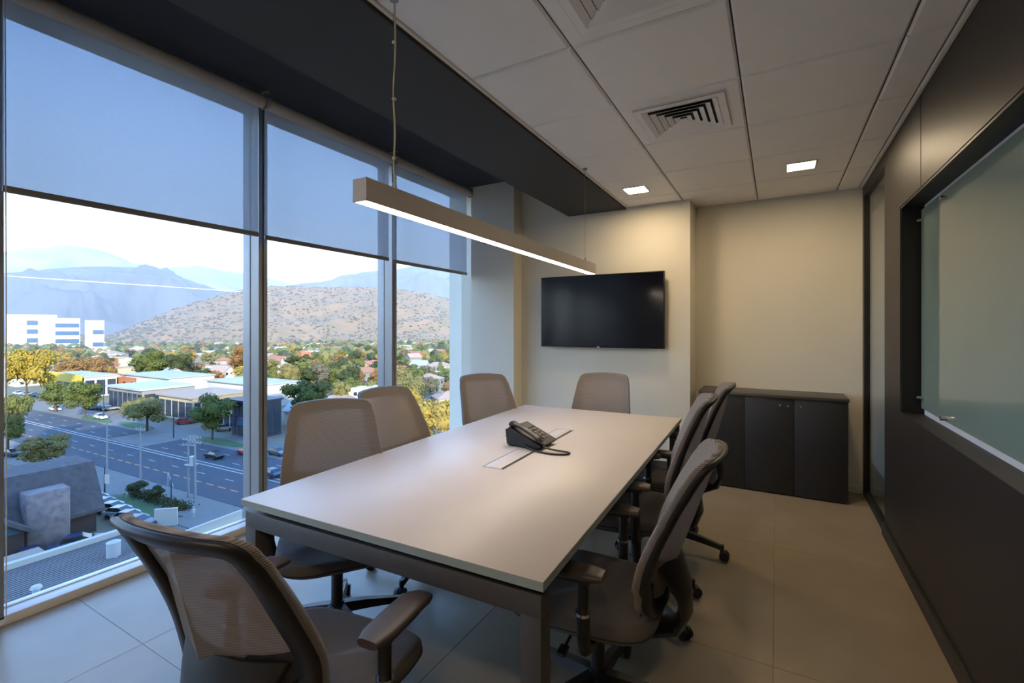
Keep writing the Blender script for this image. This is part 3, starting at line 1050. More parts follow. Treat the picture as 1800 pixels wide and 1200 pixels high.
def ridge(name, r0, r1, prof, m, az0, az1, n=150, nr=26, rough=.12, nz=.004, base=GZ, rback=1.5, lab=None):
    """terrain ridge: crest height by azimuth (given as the photograph's column), foot at r0, crest at r1"""
    mb = MB()
    cols = []
    for i in range(n + 1):
        px = az0 + (az1 - az0) * i / n
        for (a, ya), (b, yb) in zip(prof, prof[1:]):
            if a <= px <= b:
                py = ya + (yb - ya) * (px - a) / (b - a)
                break
        u = (px - 900) / F_PX
        d = Vector((-sY + u * cY, cY + u * sY, 0))
        dl = d.length
        d.normalize()
        H = CAM_Z + (HORIZON - py) / F_PX * r1 / dl
        col = []
        for j in range(nr + 1):
            t = j / nr * 1.35
            r = r0 + (r1 - r0) * t if t <= 1 else r1 + (r1 - r0) * (t - 1) * rback
            k = (min(t, 1) ** 1.25) if t <= 1 else max(0, 1 - (t - 1) * 1.2)
            p = d * r
            q = noise.fractal(Vector((p.x * nz, p.y * nz, 3.3)), 1.0, 2.1, 6) if True else 0
            rd = 1 - abs(noise.noise(Vector((p.x * nz * .7, p.y * nz * .7, 9.1)))) * 2
            amp = (H - base) * rough * sin(pi * min(t, 1)) + (H - base) * rough * .1
            col.append(Vector((p.x, p.y, base + (H - base) * k + amp * (q * .7 + rd * .6 - .3))))
        cols.append(col)
    vs = [p for c in cols for p in c]
    fs = []
    for i in range(n):
        for j in range(nr):
            a = i * (nr + 1) + j
            fs.append((a, a + 1, a + nr + 2, a + nr + 1))
    mb.add(vs, fs, True)
    return struct(name, mb, m, label=lab)

ridge('hill', 760, 1180, [(-200, 590), (200, 588), (250, 566), (300, 545), (350, 528), (400, 514), (440, 505), (480, 501), (560, 503), (640, 503), (690, 505), (740, 513), (814, 528), (900, 548), (1100, 580)],
      M_['hill'], -100, 1000, n=220, nr=40, rough=.10, nz=.012)
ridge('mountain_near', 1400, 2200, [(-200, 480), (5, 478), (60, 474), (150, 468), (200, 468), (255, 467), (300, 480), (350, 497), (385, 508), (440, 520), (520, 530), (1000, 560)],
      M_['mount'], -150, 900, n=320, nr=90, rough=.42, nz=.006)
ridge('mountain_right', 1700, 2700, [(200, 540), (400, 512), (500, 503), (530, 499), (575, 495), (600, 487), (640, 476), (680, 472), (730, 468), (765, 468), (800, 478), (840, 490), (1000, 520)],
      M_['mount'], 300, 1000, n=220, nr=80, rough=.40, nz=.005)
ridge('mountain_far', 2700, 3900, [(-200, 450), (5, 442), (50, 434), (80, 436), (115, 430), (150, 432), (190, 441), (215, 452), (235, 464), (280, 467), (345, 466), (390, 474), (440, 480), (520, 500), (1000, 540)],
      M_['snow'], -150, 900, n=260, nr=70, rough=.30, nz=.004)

# haze: a thin even layer over the valley beyond the near streets
hz = bpy.data.materials.new('valley_haze')
hz.use_nodes = True
hn, hl_ = hz.node_tree.nodes, hz.node_tree.links
hn.remove(hn['Principled BSDF'])
vs_ = hn.new('ShaderNodeVolumeScatter')
vs_.inputs['Color'].default_value = (.96, .96, 1.0, 1)
vs_.inputs['Density'].default_value = HAZE
vs_.inputs['Anisotropy'].default_value = 0.2
hl_.new(vs_.outputs[0], hn['Material Output'].inputs['Volume'])
hb = struct('haze', MB().box(-4600, -260, -1000, 4600, GZ - 2, 640), hz)
hz.cycles.homogeneous_volume = True

# ---- avenue ----
ang = atan2(46.0 - 49.0, -180.8 + 82)          # runs away from the tower
def road_pt(x, off=0.0, z=0.0):
    return (x, 49.0 + (x + 82) * .030 + off, GZ + z)
def strip(mb, x0, x1, o0, o1, z0, z1, seg=1):
    a, b, c, d = road_pt(x0, o0), road_pt(x1, o0), road_pt(x1, o1), road_pt(x0, o1)
    mb.add([(p[0], p[1], GZ + z) for z in (z0, z1) for p in (a, b, c, d)],
           [(3, 2, 1, 0), (4, 5, 6, 7), (0, 1, 5, 4), (1, 2, 6, 5), (2, 3, 7, 6), (3, 0, 4, 7)])
struct('pavement', (lambda m: (strip(m, -330, -10, -17, 18, 0, .10), m)[1])(MB()), M_['paving'])
rd = struct('road', (lambda m: (strip(m, -700, -4, -9.5, 9.5, .0, .14), m)[1])(MB()), M_['asphalt'])
for o in (-.5, .5):
    struct('centre_line', (lambda m: (strip(m, -600, -8, o + .8 - .12, o + .8 + .12, .14, .155), m)[1])(MB()), M_['line_white'], rd)
for k in range(60):
    x = -24 - k * 3.4
    struct('lane_dash', (lambda m: (strip(m, x - 2.0, x, -5.9, -5.65, .14, .155), m)[1])(MB()), M_['line_orange'], rd)
for k in range(24):
    x = -30 - k * 8.5
    for o in (-2.9, 3.4, 6.6):
        struct('lane_dash', (lambda m: (strip(m, x - 2.4, x, o - .07, o + .07, .14, .152), m)[1])(MB()), M_['line_white'], rd)
struct('road_crossing', (lambda m: (strip(m, -138, -122, 1.8, 9.4, .14, .16), m)[1])(MB()), M_['paving'], rd)
for i, (x, y0) in enumerate(((-170, 11.5), (-112, 12.5), (-150, 12.5))):
    struct('verge', MB().prism([(x + 9 * cos(t * pi / 6), 49 + (x + 82) * .03 + y0 + 1.8 * sin(t * pi / 6)) for t in range(12)], 'z', GZ + .1, GZ + .22), M_['grass'])
lawn = struct('lawn', MB().prism([(-92, 29.5), (-76, 30), (-72, 34), (-90, 34)], 'z', GZ, GZ + .2), M_['grass'])

# ---- trees ----
def leaf_mat(name, c1, c2, rnd=.16):
    m = mat(name, og(*c1), .75, spec=.2, nscale=.55, col2=og(*c2), ndetail=5, objrand=rnd)
    n, l = m.node_tree.nodes, m.node_tree.links
    b = n['Principled BSDF']
    tl = n.new('ShaderNodeBsdfTranslucent')
    src = b.inputs['Base Color'].links[0].from_socket
    l.new(src, tl.inputs[0])
    mx = n.new('ShaderNodeMixShader')
    mx.inputs[0].default_value = .28
    l.new(b.outputs[0], mx.inputs[1])
    l.new(tl.outputs[0], mx.inputs[2])
    l.new(mx.outputs[0], n['Material Output'].inputs[0])
    return m
LEAF = {
    'green': leaf_mat('leaf_green', (94, 112, 54), (150, 158, 84)),
    'dark': leaf_mat('leaf_dark', (64, 82, 52), (104, 114, 70)),
    'olive': leaf_mat('leaf_olive', (132, 134, 76), (178, 170, 104)),
    'yellow': leaf_mat('leaf_yellow', (186, 150, 48), (226, 200, 96), .06),
    'orange': leaf_mat('leaf_orange', (166, 124, 78), (196, 158, 98)),
    'grey': leaf_mat('leaf_grey', (120, 118, 96), (146, 140, 116)),
}
def crown_mesh(name, seed, blobs, nq, q, flat=.75, conical=0.0):
    """leaf clumps scattered over a cluster of blobs, unit height 1, radius about .5"""
    rnd = random.Random(seed)
    cs = []
    for k in range(blobs):
        a, r = rnd.uniform(0, 2 * pi), rnd.uniform(.0, .34)
        z = rnd.uniform(.34, .84)
        r *= 1 - conical * z
        cs.append((Vector((cos(a) * r, sin(a) * r, z)), rnd.uniform(.13, .22) * (1 - conical * (z - .3) * .8)))
    cs.append((Vector((0, 0, .56)), .27))
    mb = MB()
    for c, r in cs:
        mb.sphere(c, r * .80, 1, (1, 1, flat))
    for k in range(nq):
        c, r = rnd.choice(cs)
        d = Vector((rnd.gauss(0, 1), rnd.gauss(0, 1), rnd.gauss(.25, 1))).normalized()
        p = c + Vector((d.x, d.y, d.z * flat)) * r * rnd.uniform(.78, 1.12)
        t = (d + Vector((rnd.gauss(0, .6), rnd.gauss(0, .6), rnd.gauss(0, .6)))).normalized()
        a = t.orthogonal().normalized()
        a = (a * cos(k) + t.cross(a) * sin(k)).normalized()
        b = t.cross(a)
        s = q * rnd.uniform(.6, 1.3)
        mb.add([p - a * s, p - b * s * .6, p + a * s, p + b * s * .6], [(0, 1, 2, 3)])
    me = mb.mesh(name)
    me.materials.append(LEAF['green'])
    return me
def trunk_mesh(name, seed, r=.03):
    rnd = random.Random(seed)
    mb = MB().tube([(0, 0, -.01), (.01, 0, .2), (0, .01, .42), (.01, .0, .6)], [r, r * .75, r * .6, r * .3], n=7)
    for k in range(5):
        a = k * 1.26 + rnd.uniform(-.3, .3)
        mb.tube([(0, 0, .30 + .03 * k), (cos(a) * .12, sin(a) * .12, .44 + .03 * k), (cos(a) * .22, sin(a) * .22, .56 + .03 * k)], [r * .45, r * .3, r * .15], n=5)
    return mb.mesh(name, M_['bark'])
FINE = [crown_mesh('crown', s, 14, 3600, .026) for s in (1, 2, 3)]
MID = [crown_mesh('crown', s, 10, 900, .045) for s in (4, 5, 6, 7)] + [crown_mesh('crown', 8, 9, 700, .04, .9, .75)]
TRUNK = [trunk_mesh('trunk', 1), trunk_mesh('trunk', 2, .022)]
def tree(P, h, wd, kind, label, group=None, fine=True, name='tree', seed=0, cat='tree'):
    e = empty(name, tuple(P), seed * 1.7, label, cat, group)
    me = (FINE if fine else MID)[seed % (3 if fine else 5)]
    c = link('crown', me, e)
    c.material_slots[0].link = 'OBJECT'
    c.material_slots[0].material = LEAF[kind]
    t = link('trunk', TRUNK[seed % 2], e)
    c.scale = t.scale = (wd, wd, h)
    return e
def gtree(px, pyb, pyt, wpx, kind, label, seed, name='street_tree'):
    P = at(px, pyb)
    D = P.y * cY - P.x * sY
    return tree(P, hgt(pyt, P), wpx / F_PX * D * 1.15, kind, label, None, True, name, seed)
gtree(14, 800, 686, 62, 'green', 'big green street tree at the left edge of the left pane', 0)
gtree(46, 712, 600, 74, 'yellow', 'tall golden yellow tree at the far end of the avenue, left', 1)
gtree(98, 724, 668, 60, 'green', 'left one of the two touching green street trees before the shops', 2)
gtree(150, 733, 666, 62, 'green', 'right one of the two touching green street trees before the shops', 3)
gtree(258, 758, 690, 74, 'olive', 'pale olive street tree in front of the flat-roofed beige shop', 4)
gtree(373, 774, 688, 70, 'green', 'round green street tree on its own grass island', 5)
gtree(84, 826, 762, 80, 'olive', 'low spreading tree with pale leaves by the near kerb', 6)
gtree(242, 874, 842, 32, 'dark', 'small clipped tree at the left end of the hedge', 7, 'small_tree')
gtree(276, 882, 852, 32, 'dark', 'small clipped tree in the middle of the hedge', 8, 'small_tree')
gtree(542, 752, 664, 84, 'green', 'bushy bright green tree in the middle pane above the chair', 9)
gtree(780, 805, 688, 100, 'yellow', 'large golden tree low in the right pane', 10)
gtree(722, 800, 682, 60, 'yellow', 'golden tree just left of the largest golden one', 11)
gtree(806, 690, 634, 30, 'green', 'slim green tree beside the corner column', 12)
gtree(505, 700, 630, 44, 'olive', 'olive green tree left in the middle pane above the red roof', 13)
gtree(270, 672, 612, 56, 'green', 'dense green tree standing above the flat shop roofs', 14)
gtree(312, 676, 618, 44, 'dark', 'darker dense tree right of the dense green one', 15)
gtree(145, 678, 622, 70, 'orange', 'brownish autumn tree behind the yellow fascia', 16)
gtree(425, 660, 606, 56, 'orange', 'orange autumn tree at the right end of the left pane', 17)
gtree(620, 690, 640, 26, 'dark', 'dark tree beside the white modern house', 18)
gtree(715, 735, 650, 60, 'olive', 'loose olive tree at the left of the right pane', 19)

# hedge
hd = MB()
rnd = random.Random(5)
for k in range(1500):
    t = rnd.random()
    p = at(235, 872).lerp(at(328, 897), t) + Vector((rnd.gauss(0, .5), rnd.gauss(0, .5), rnd.uniform(0, 1.0)))
    a = Vector((rnd.gauss(0, 1), rnd.gauss(0, 1), rnd.gauss(0, 1))).normalized() * .16
    b = a.orthogonal().normalized() * .12
    hd.add([p - a, p - b, p + a, p + b], [(0, 1, 2, 3)])
tag(hd.build('hedge', LEAF['dark']), 'long low dark green hedge beside the lawn', 'hedge')

# ---- houses ----
def house_mesh_parts(w_, d_, h_, roof, rh):
    wl_ = MB().box(-w_ / 2, w_ / 2, -d_ / 2, d_ / 2, 0, h_)
    if roof == 'gable':
        wl_.prism([(-d_ / 2, h_), (d_ / 2, h_), (0, h_ + rh)], 'x', -w_ / 2, w_ / 2)
    rf = MB()
    o = .5
    if roof == 'gable':
        for s in (-1, 1):
            rf.add([(-w_ / 2 - o, s * (d_ / 2 + o), h_ - o * rh / d_ * 2), (w_ / 2 + o, s * (d_ / 2 + o), h_ - o * rh / d_ * 2), (w_ / 2 + o, 0, h_ + rh + .05), (-w_ / 2 - o, 0, h_ + rh + .05),
                    (-w_ / 2 - o, s * (d_ / 2 + o), h_ - o * rh / d_ * 2 + .25), (w_ / 2 + o, s * (d_ / 2 + o), h_ - o * rh / d_ * 2 + .25), (w_ / 2 + o, 0, h_ + rh + .3), (-w_ / 2 - o, 0, h_ + rh + .3)],
                   [(0, 1, 2, 3), (4, 5, 6, 7), (0, 1, 5, 4), (1, 2, 6, 5), (2, 3, 7, 6), (3, 0, 4, 7)])
    elif roof == 'hip':
        a, b = w_ / 2 + o, d_ / 2 + o
        g = max(0, a - b) + .4
        rf.add([(-a, -b, h_), (a, -b, h_), (a, b, h_), (-a, b, h_), (-g, 0, h_ + rh), (g, 0, h_ + rh)],
               [(0, 1, 5, 4), (1, 2, 5), (2, 3, 4, 5), (3, 0, 4), (3, 2, 1, 0)])
    else:
        rf.box(-w_ / 2 - .15, w_ / 2 + .15, -d_ / 2 - .15, d_ / 2 + .15, h_, h_ + .25)
        rf.box(-w_ / 2 + .6, -w_ / 2 + 2.2, -1, 1, h_ + .25, h_ + .9)
    win = MB().box(-.6, .6, -.05, .05, -.6, .6).mesh('window', M_['glassy'])
    return wl_.mesh('walls'), rf.mesh('roof'), win, (w_, d_, h_)
HP = [house_mesh_parts(12, 8, 3.2, 'gable', 2.2), house_mesh_parts(10, 9, 3.0, 'hip', 2.0), house_mesh_parts(14, 9, 5.8, 'hip', 2.2),
      house_mesh_parts(13, 9, 3.6, 'flat', 0), house_mesh_parts(11, 8, 6.2, 'flat', 0), house_mesh_parts(9, 7, 5.6, 'gable', 2.4)]
for a, b, _, _ in HP:
    a.materials.append(M_['white_wall'])
    b.materials.append(M_['red_roof'])
def house(P, k, rz, wm, rm, label, group=None, wins=True, sc=1.0, name='house'):
    e = empty(name, tuple(P), rz, label, 'house', group)
    wm_, rm_, win, (w_, d_, h_) = HP[k]
    a = link('walls', wm_, e)
    a.material_slots[0].link = 'OBJECT'
    a.material_slots[0].material = M_[wm]
    b = link('roof', rm_, e)
    b.material_slots[0].link = 'OBJECT'
    b.material_slots[0].material = M_[rm]
    if wins:
        for lv in range(2 if h_ > 5 else 1):
            for x in (-w_ / 3, 0, w_ / 3):
                link('window', win, e, (x, -d_ / 2 - .02, 1.6 + lv * 2.8))
                link('window', win, e, (x, d_ / 2 + .02, 1.6 + lv * 2.8))
            for y in (-d_ / 4, d_ / 4):
                link('window', win, e, (w_ / 2 + .02, y, 1.6 + lv * 2.8), pi / 2)
    e.scale = (sc, sc, sc)
    return e
# named houses
house(at(236, 690), 4, .3, 'brick_wall', 'red_roof', 'orange brick house with a flat red roof above the shop roofs')
house(at(632, 712), 4, .5, 'white_wall', 'white_wall', 'white modern box-shaped house right in the middle pane')
house(at(598, 716), 1, .5, 'white_wall', 'tan_roof', 'pale house with a tan hip roof left of the white modern house')
house(at(560, 742), 0, .3, 'white_wall', 'grey_roof', 'grey-roofed house behind the bushy bright green tree', sc=1.2)
house(at(478, 690), 1, .2, 'brick_wall', 'red_roof', 'red hip-roofed house at the left end of the middle pane')
house(at(332, 690), 0, .2, 'cream_wall', 'tan_roof', 'long pale gabled house behind the warehouses')
house(at(358, 682), 0, 1.2, 'cream_wall', 'red_roof', 'red-roofed gabled house right of the long pale one')
house(at(390, 672), 5, .3, 'white_wall', 'tan_roof', 'white gabled house with a brown roof near the orange tree')
house(at(428, 700), 0, .4, 'white_wall', 'grey_roof', 'grey-roofed house at the right end of the left pane', sc=1.2)
house(at(190, 682), 0, .1, 'cream_wall', 'red_roof', 'long house with a red roof beside the orange brick house', sc=1.2)
house(at(772, 662), 2, .4, 'white_wall', 'tan_roof', 'two storey pale house in the right pane')
house(at(790, 712), 1, .9, 'cream_wall', 'tan_roof', 'tan-roofed house behind the largest golden tree')
house(at(745, 690), 2, .2, 'grey_wall', 'tan_roof', 'grey two storey house among dark trees in the right pane')
rnd = random.Random(11)
taken = []
def free(P, r):
    for q, s in taken:
        if (q[0] - P[0]) ** 2 + (q[1] - P[1]) ** 2 < (r + s) ** 2: return False
    return True
WM = ['white_wall', 'white_wall', 'cream_wall', 'grey_wall', 'cream_wall', 'brick_wall']
RM = ['red_roof', 'tan_roof', 'tan_roof', 'grey_roof', 'red_roof', 'grey_roof']
HL_ = {'red_roof': 'red-roofed', 'tan_roof': 'tan-roofed', 'grey_roof': 'grey-roofed'}
def where(px, D):
    pane = 'left' if px < 455 else 'middle' if px < 690 else 'right'
    band = 'just beyond the shops' if D < 230 else 'in mid valley' if D < 380 else 'far off towards the hill'
    return band + ', ' + pane + ' pane'
def pick_px():
    a, b = rnd.choice([(6, 438)] * 5 + [(471, 676)] * 3 + [(698, 812)] * 2)
    return rnd.uniform(a, b)
nh = 0
while nh < 125:
    px = pick_px()
    D = rnd.uniform(165, 640) ** 1.0
    if rnd.random() > (D / 640) ** .5: continue
    P = at(px, D=D)
    P.z = GZ
    if P.y < 76 or not free(P, 7): continue
    if -112 < P.x and P.y < 100: continue
    if P.x < -139 and P.y < 108 and P.x > -275: continue
    taken.append(((P.x, P.y), 7))
    rm_ = rnd.choice(RM)
    wh = where(px, D)
    house(P, rnd.randrange(6), rnd.uniform(0, pi), rnd.choice(WM), rm_, HL_[rm_] + ' house ' + wh, HL_[rm_] + ' houses ' + wh, wins=D < 300)
    nh += 1
# valley trees
TK = ['green', 'green', 'dark', 'olive', 'olive', 'yellow', 'orange', 'grey', 'dark', 'green']
TLAB = {'green': 'mid green tree', 'dark': 'dark green tree', 'olive': 'olive green tree', 'yellow': 'yellow autumn tree', 'orange': 'orange autumn tree', 'grey': 'greyish bare-looking tree'}
nt = 0
cnt = {}
while nt < 290:
    px = pick_px()
    D = 150 * (560 / 150) ** (rnd.random())
    P = at(px, D=D)
    P.z = GZ
    if P.y < 74 or not free(P, 2.2): continue
    if -119 < P.x and P.y < 84: continue
    if P.x < -142 and P.y < 106 and P.x > -275: continue
    taken.append(((P.x, P.y), 2.2))
    k = rnd.choice(TK)
    h = rnd.uniform(6, 12)
    wh = where(px, D)
    tree(P, h, h * rnd.uniform(.8, 1.15), k, TLAB[k] + ' ' + wh, TLAB[k] + 's ' + wh, False, 'valley_tree', nt)
    nt += 1
# woodland and roofs beyond: too many and too small to pick apart
far = {k: MB() for k in ('green', 'olive', 'dark', 'orange')}
bmi = bmesh.new()
bmesh.ops.create_icosphere(bmi, subdivisions=1, radius=1)
bmi.verts.index_update()
IV = [v.co.copy() for v in bmi.verts]
IF_ = [tuple(v.index for v in f.verts) for f in bmi.faces]
for k in range(9500):
    D = 330 + 900 * rnd.random() ** .6
    P = at(rnd.uniform(-30, 900), D=D)
    r = rnd.uniform(2.2, 5.4)
    c = far[rnd.choice(['green', 'olive', 'dark', 'green', 'orange', 'olive', 'dark'])]
    zz = GZ + r * .7
    if D > 740: zz += 0
    c.add([(P.x + v.x * r * rnd.uniform(.7, 1.2), P.y + v.y * r * rnd.uniform(.7, 1.2), zz + v.z * r * rnd.uniform(.7, 1.2)) for v in IV], IF_)
for k, nm in (('green', 'green'), ('olive', 'olive'), ('dark', 'dark green'), ('orange', 'autumn brown')):
    tag(far[k].build('distant_woodland', LEAF[k]), nm + ' treetops spreading to the foot of the hill', 'trees', kind='stuff')
fh = MB()
for k in range(230):
    D = 420 + 760 * rnd.random()
    P = at(rnd.uniform(-30, 900), D=D)
    M = Matrix.Translation((P.x, P.y, GZ)) @ Matrix.Rotation(rnd.uniform(0, 3), 4, 'Z')
    a, b, h = rnd.uniform(4, 8), rnd.uniform(4, 6), rnd.uniform(4, 7)
    fh.box(-a, a, -b, b, 0, h, M)
tag(fh.build('distant_roofs', M_['white_wall']), 'pale specks of far houses at the foot of the hill', 'houses', kind='stuff')
# scrub on the hill
hill = [o for o in COL.objects if o.name == 'hill'][0]
sc_ = MB()
me = hill.data
for k in range(6500):
    p = me.polygons[rnd.randrange(len(me.polygons))]
    a, b = me.vertices[p.vertices[0]].co, me.vertices[p.vertices[2]].co
    q = a.lerp(b, rnd.random()) + Vector((rnd.uniform(-4, 4), rnd.uniform(-4, 4), 0))
    r = rnd.uniform(.9, 2.6)
    sc_.add([(q.x + v.x * r * 1.3, q.y + v.y * r * 1.3, q.z + v.z * r * .8) for v in IV], IF_)
tag(sc_.build('hill_scrub', LEAF['grey']), 'scattered scrub bushes dotting the dry brown hill', 'scrub', kind='stuff')

# ---- shops along the avenue ----
def shop(x0, x1, y0, y1, h, wm, rm, label, win=True, name='shop_building', par=.4, panes=5):
    e = empty(name, (x0, y0, GZ), 0, label, 'building')
    X, Y = x1 - x0, y1 - y0
    MB().box(0, X, 0, Y, 0, h).build('walls', wm, e)
    MB().box(-.4, X + .4, -.8, Y + .4, h, h + par).build('roof', rm, e)
    if win:
        for k in range(panes):
            a = X * (k + .08) / panes
            b = X * (k + .92) / panes
            MB().box(a, b, -.06, .05, .5, h - 1.2).build('shop_window', M_['glassy'], e)
        for k in range(3):
            a = Y * (k + .1) / 3
            b = Y * (k + .9) / 3
            MB().box(X - .05, X + .06, a, b, .5, h - 1.2).build('shop_window', M_['glassy'], e)
    return e
shop(-193, -170, 69, 84, 7.0, M_['grey_wall'], M_['grey_roof'], 'glass-fronted car showroom with a flat pale roof', par=.6, panes=7)
shop(-162, -143, 70, 86, 6.4, M_['cream_wall'], M_['tan_roof'], 'low shop with a flat beige roof behind the olive street tree')
e = shop(-134, -120, 69, 80, 5.5, M_['white_wall'], M_['grey_roof'], 'white shop with a pink and blue sign fascia')
MB().box(-1, 11, -1.2, -.9, 3.4, 4.3).build('fascia', M_['pink_paint'], e)
MB().box(-1, 11, -1.25, -.9, 4.3, 4.8).build('fascia', M_['blue_paint'], e)
MB().box(0, 9, -1.4, -1.1, 4.8, 7.6).build('sign_panel', M_['white_wall'], e)
e = shop(-116.5, -107.5, 66, 73, 8.6, M_['navy'], M_['navy'], 'dark navy shop building beside the avenue, behind the mullion', panes=6)
MB().box(4, 8, -1.0, -.6, 3.2, 5.0).build('sign_panel', M_['blue_glass'], e)
shop(-178, -146, 92, 106, 7.5, M_['white_wall'], M_['grey_roof'], 'wide warehouse with a long pale grey roof behind the shops', win=False)
shop(-232, -196, 88, 104, 7.5, M_['white_wall'], M_['grey_roof'], 'white warehouse left of the other warehouse, behind the showroom', win=False)
e = shop(-262, -228, 74, 84, 7.6, M_['white_wall'], M_['grey_roof'], 'shop with a long bright yellow fascia behind the green street trees')
MB().box(-1, 35, -1.4, -.9, 5.4, 8.8).build('fascia', M_['yellow_paint'], e)
# office block far left
def office(px0, px1, pyb, pyt, nm, lab, bands):
    P = at((px0 + px1) / 2, pyb)
    D = P.y * cY - P.x * sY
    h, w_ = hgt(pyt, P), (px1 - px0) / F_PX * D * 1.25
    e = empty('office_block', tuple(P), YAW + .75, lab, 'building')
    MB().box(-w_ / 2, w_ / 2, -9, 9, 0, h).build('walls', M_['white_wall'], e)
    for k in range(bands):
        z = h * (.2 + .75 * k / bands)
        MB().box(-w_ / 2 * .2, w_ / 2 * .96, -9.15, -8.9, z, z + h * .13).build('window_band', M_['blue_glass'], e)
        MB().box(w_ / 2 - .1, w_ / 2 + .15, -8, 8, z, z + h * .13).build('window_band', M_['blue_glass'], e)
office(32, 82, 614, 553, 'a', 'white office block with blue window bands, the taller left half', 3)
office(84, 126, 614, 559, 'b', 'white office block with blue window bands, the lower right half', 3)
office(156, 176, 620, 563, 'c', 'small white block right of the office blocks with blue window bands', 2)

# ---- restaurant with the shingle roof ----
rs = empty('restaurant_building', (-77, 13, GZ), 0, 'dark house with a tall grey shingle roof and a pale stone chimney wall', 'building')
MB().box(-9, 0, 0, 13.2, 0, 3.0).build('walls', M_['brown_wall'], rs)
MB().prism([(.9, 2.7), (.9, 3.1), (-2.6, 8.6), (-8.5, 8.6), (-10, 2.9)], 'y', -4, 13.8).build('roof', M_['shingle'], rs)
MB().bbox(-.9, 1.5, 6.3, 10.2, 0, 7.0, .15, 1).build('chimney', M_['stone'], rs)
gb = MB().prism([(-6.5, 3.2), (6.2, 3.2), (-.1, 8.0)], 'x', -3, 2.6).build('gable', M_['teal'], rs)
MB().prism([(-7.4, 2.9), (-.1, 8.6), (7.1, 2.9), (6.5, 2.9), (-.1, 7.9), (-6.8, 2.9)], 'x', -3, 3.2).build('gable_roof', M_['shingle'], rs)
MB().box(-3, 2.4, -6, 5.9, 0, 3.2).build('walls', M_['brown_wall'], rs)
wf = MB().box(2.55, 2.75, .6, 2.6, 3.6, 5.6).build('window', M_['white_wall'], rs)
MB().box(2.7, 2.8, .8, 2.4, 3.8, 5.4).build('pane', M_['glassy'], wf)

# ---- foreground roofs and walls ----
nb = empty('neighbour_building', (-60, 6, GZ), .0, 'low neighbouring building with a corrugated grey roof right below the window', 'building')
MB().box(0, 21, 0, 17.2, 0, 4.3).build('walls', M_['grey_wall'], nb)
cr_ = MB()
for k in range(52):
    x = k * .41
    cr_.box(x, x + .2, -.3, 17.3, 4.55, 4.68)
cr_.box(-.2, 21.3, -.3, 17.3, 4.3, 4.56)
cr_.build('corrugated_roof', M_['roofing'], nb)
MB().box(-.5, .1, -.4, 17.5, 0, 5.2).build('parapet', M_['white_wall'], nb)
MB().box(-.5, 21.4, 17.3, 17.7, 0, 5.0).build('parapet', M_['grey_wall'], nb)
MB().cyl((5, 14, 4.6), (5, 14, 6.0), .55, n=16).cyl((5, 14, 6.0), (5, 14, 6.2), .58, .1, n=16).build('water_tank', M_['tank'], nb)
MB().cyl((7.5, 8, 4.6), (7.5, 8, 5.2), .25, n=12).cyl((7.5, 8, 5.2), (7.5, 8, 5.4), .4, .3, n=12).build('roof_vent', M_['tank'], nb)
sh = empty('flat_roofed_annex', (-64, 2, GZ), .0, 'flat pale roofed annex left of the corrugated roof', 'building')
MB().box(0, 3.4, 0, 15, 0, 4.2).build('walls', M_['grey_wall'], sh)
MB().box(-.3, 3.5, -.3, 15.3, 4.2, 4.5).build('roof', M_['tan_roof'], sh)
def wall_seg(a, b, h, m, lab, name='boundary_wall'):
    d = (b - a)
    M = Matrix.Translation(a) @ Matrix.Rotation(atan2(d.y, d.x), 4, 'Z')
    mb = MB().box(0, d.length, -.12, .12, 0, h, M).box(0, d.length, -.18, .18, h, h + .1, M)
    tag(mb.build(name, m), lab, 'wall')
wall_seg(at(272, 925), at(312, 922), 2.2, M_['white_wall'], 'short white gate wall at the end of the parking')
wall_seg(at(322, 968), at(425, 926), 2.2, M_['white_wall'], 'white wall along the pavement below the table corner')

# ---- poles ----
def pole(px, pyb, pyt, r, m, label, arms=0, name='utility_pole', arm_len=1.2):
    P = at(px, pyb)
    h = hgt(pyt, P)
    e = empty(name, tuple(P), .2, label, 'pole')
    MB().cyl((0, 0, 0), (0, 0, h), r, r * .6, n=10).build('post', m, e)
    for k in range(arms):
        MB().box(-arm_len, arm_len, -.06, .06, h - .5 - k * .8, h - .38 - k * .8).build('crossarm', m, e)
        for x in (-.9, -.4, .4, .9):
            MB().cyl((x * arm_len, 0, h - .38 - k * .8), (x * arm_len, 0, h - .18 - k * .8), .05, n=6).build('insulator', M_['tank'], e)
    return e, h
pole(188, 842, 742, .17, M_['pole'], 'concrete utility pole left of the two slim ones at the near kerb', 1)
pole(247, 846, 750, .15, M_['pole'], 'concrete utility pole between the left pole and the twin poles', 1)
tp1, h1 = pole(331, 874, 768, .19, M_['pole'], 'left post of the twin transformer poles', 2)
pole(343, 876, 764, .19, M_['pole'], 'right post of the twin transformer poles', 2)
MB().cyl((.9, 0, h1 - 4.2), (.9, 0, h1 - 2.9), .42, n=14).box(-.2, 1.4, -.5, .5, h1 - 4.3, h1 - 4.15).build('transformer', M_['tank'], tp1)
pole(305, 770, 710, .13, M_['pole_dark'], 'slim dark lamp post on the far pavement by the pink sign', 0, 'lamp_post')
pole(182, 738, 668, .13, M_['pole_dark'], 'slim lamp post at the corner of the car showroom', 0, 'lamp_post')
pole(8, 765, 628, .15, M_['pole'], 'white pole at the far left of the left pane', 0, 'lamp_post')
pole(301, 880, 842, .09, M_['pole_dark'], 'short dark lamp post beside the hedge', 0, 'lamp_post')
sg, hs_ = pole(184, 872, 820, .12, M_['pole_dark'], 'dark post carrying a white sign board by the driveway', 0, 'sign_post')
MB().box(.05, 1.0, -.06, .06, hs_ - 2.6, hs_ - 1.2).build('sign_board', M_['white_wall'], sg)
P = at(295, 858)
bb = empty('leaning_street_sign', tuple(P), .4, 'bent pale street frame standing between the small trees', 'sign')
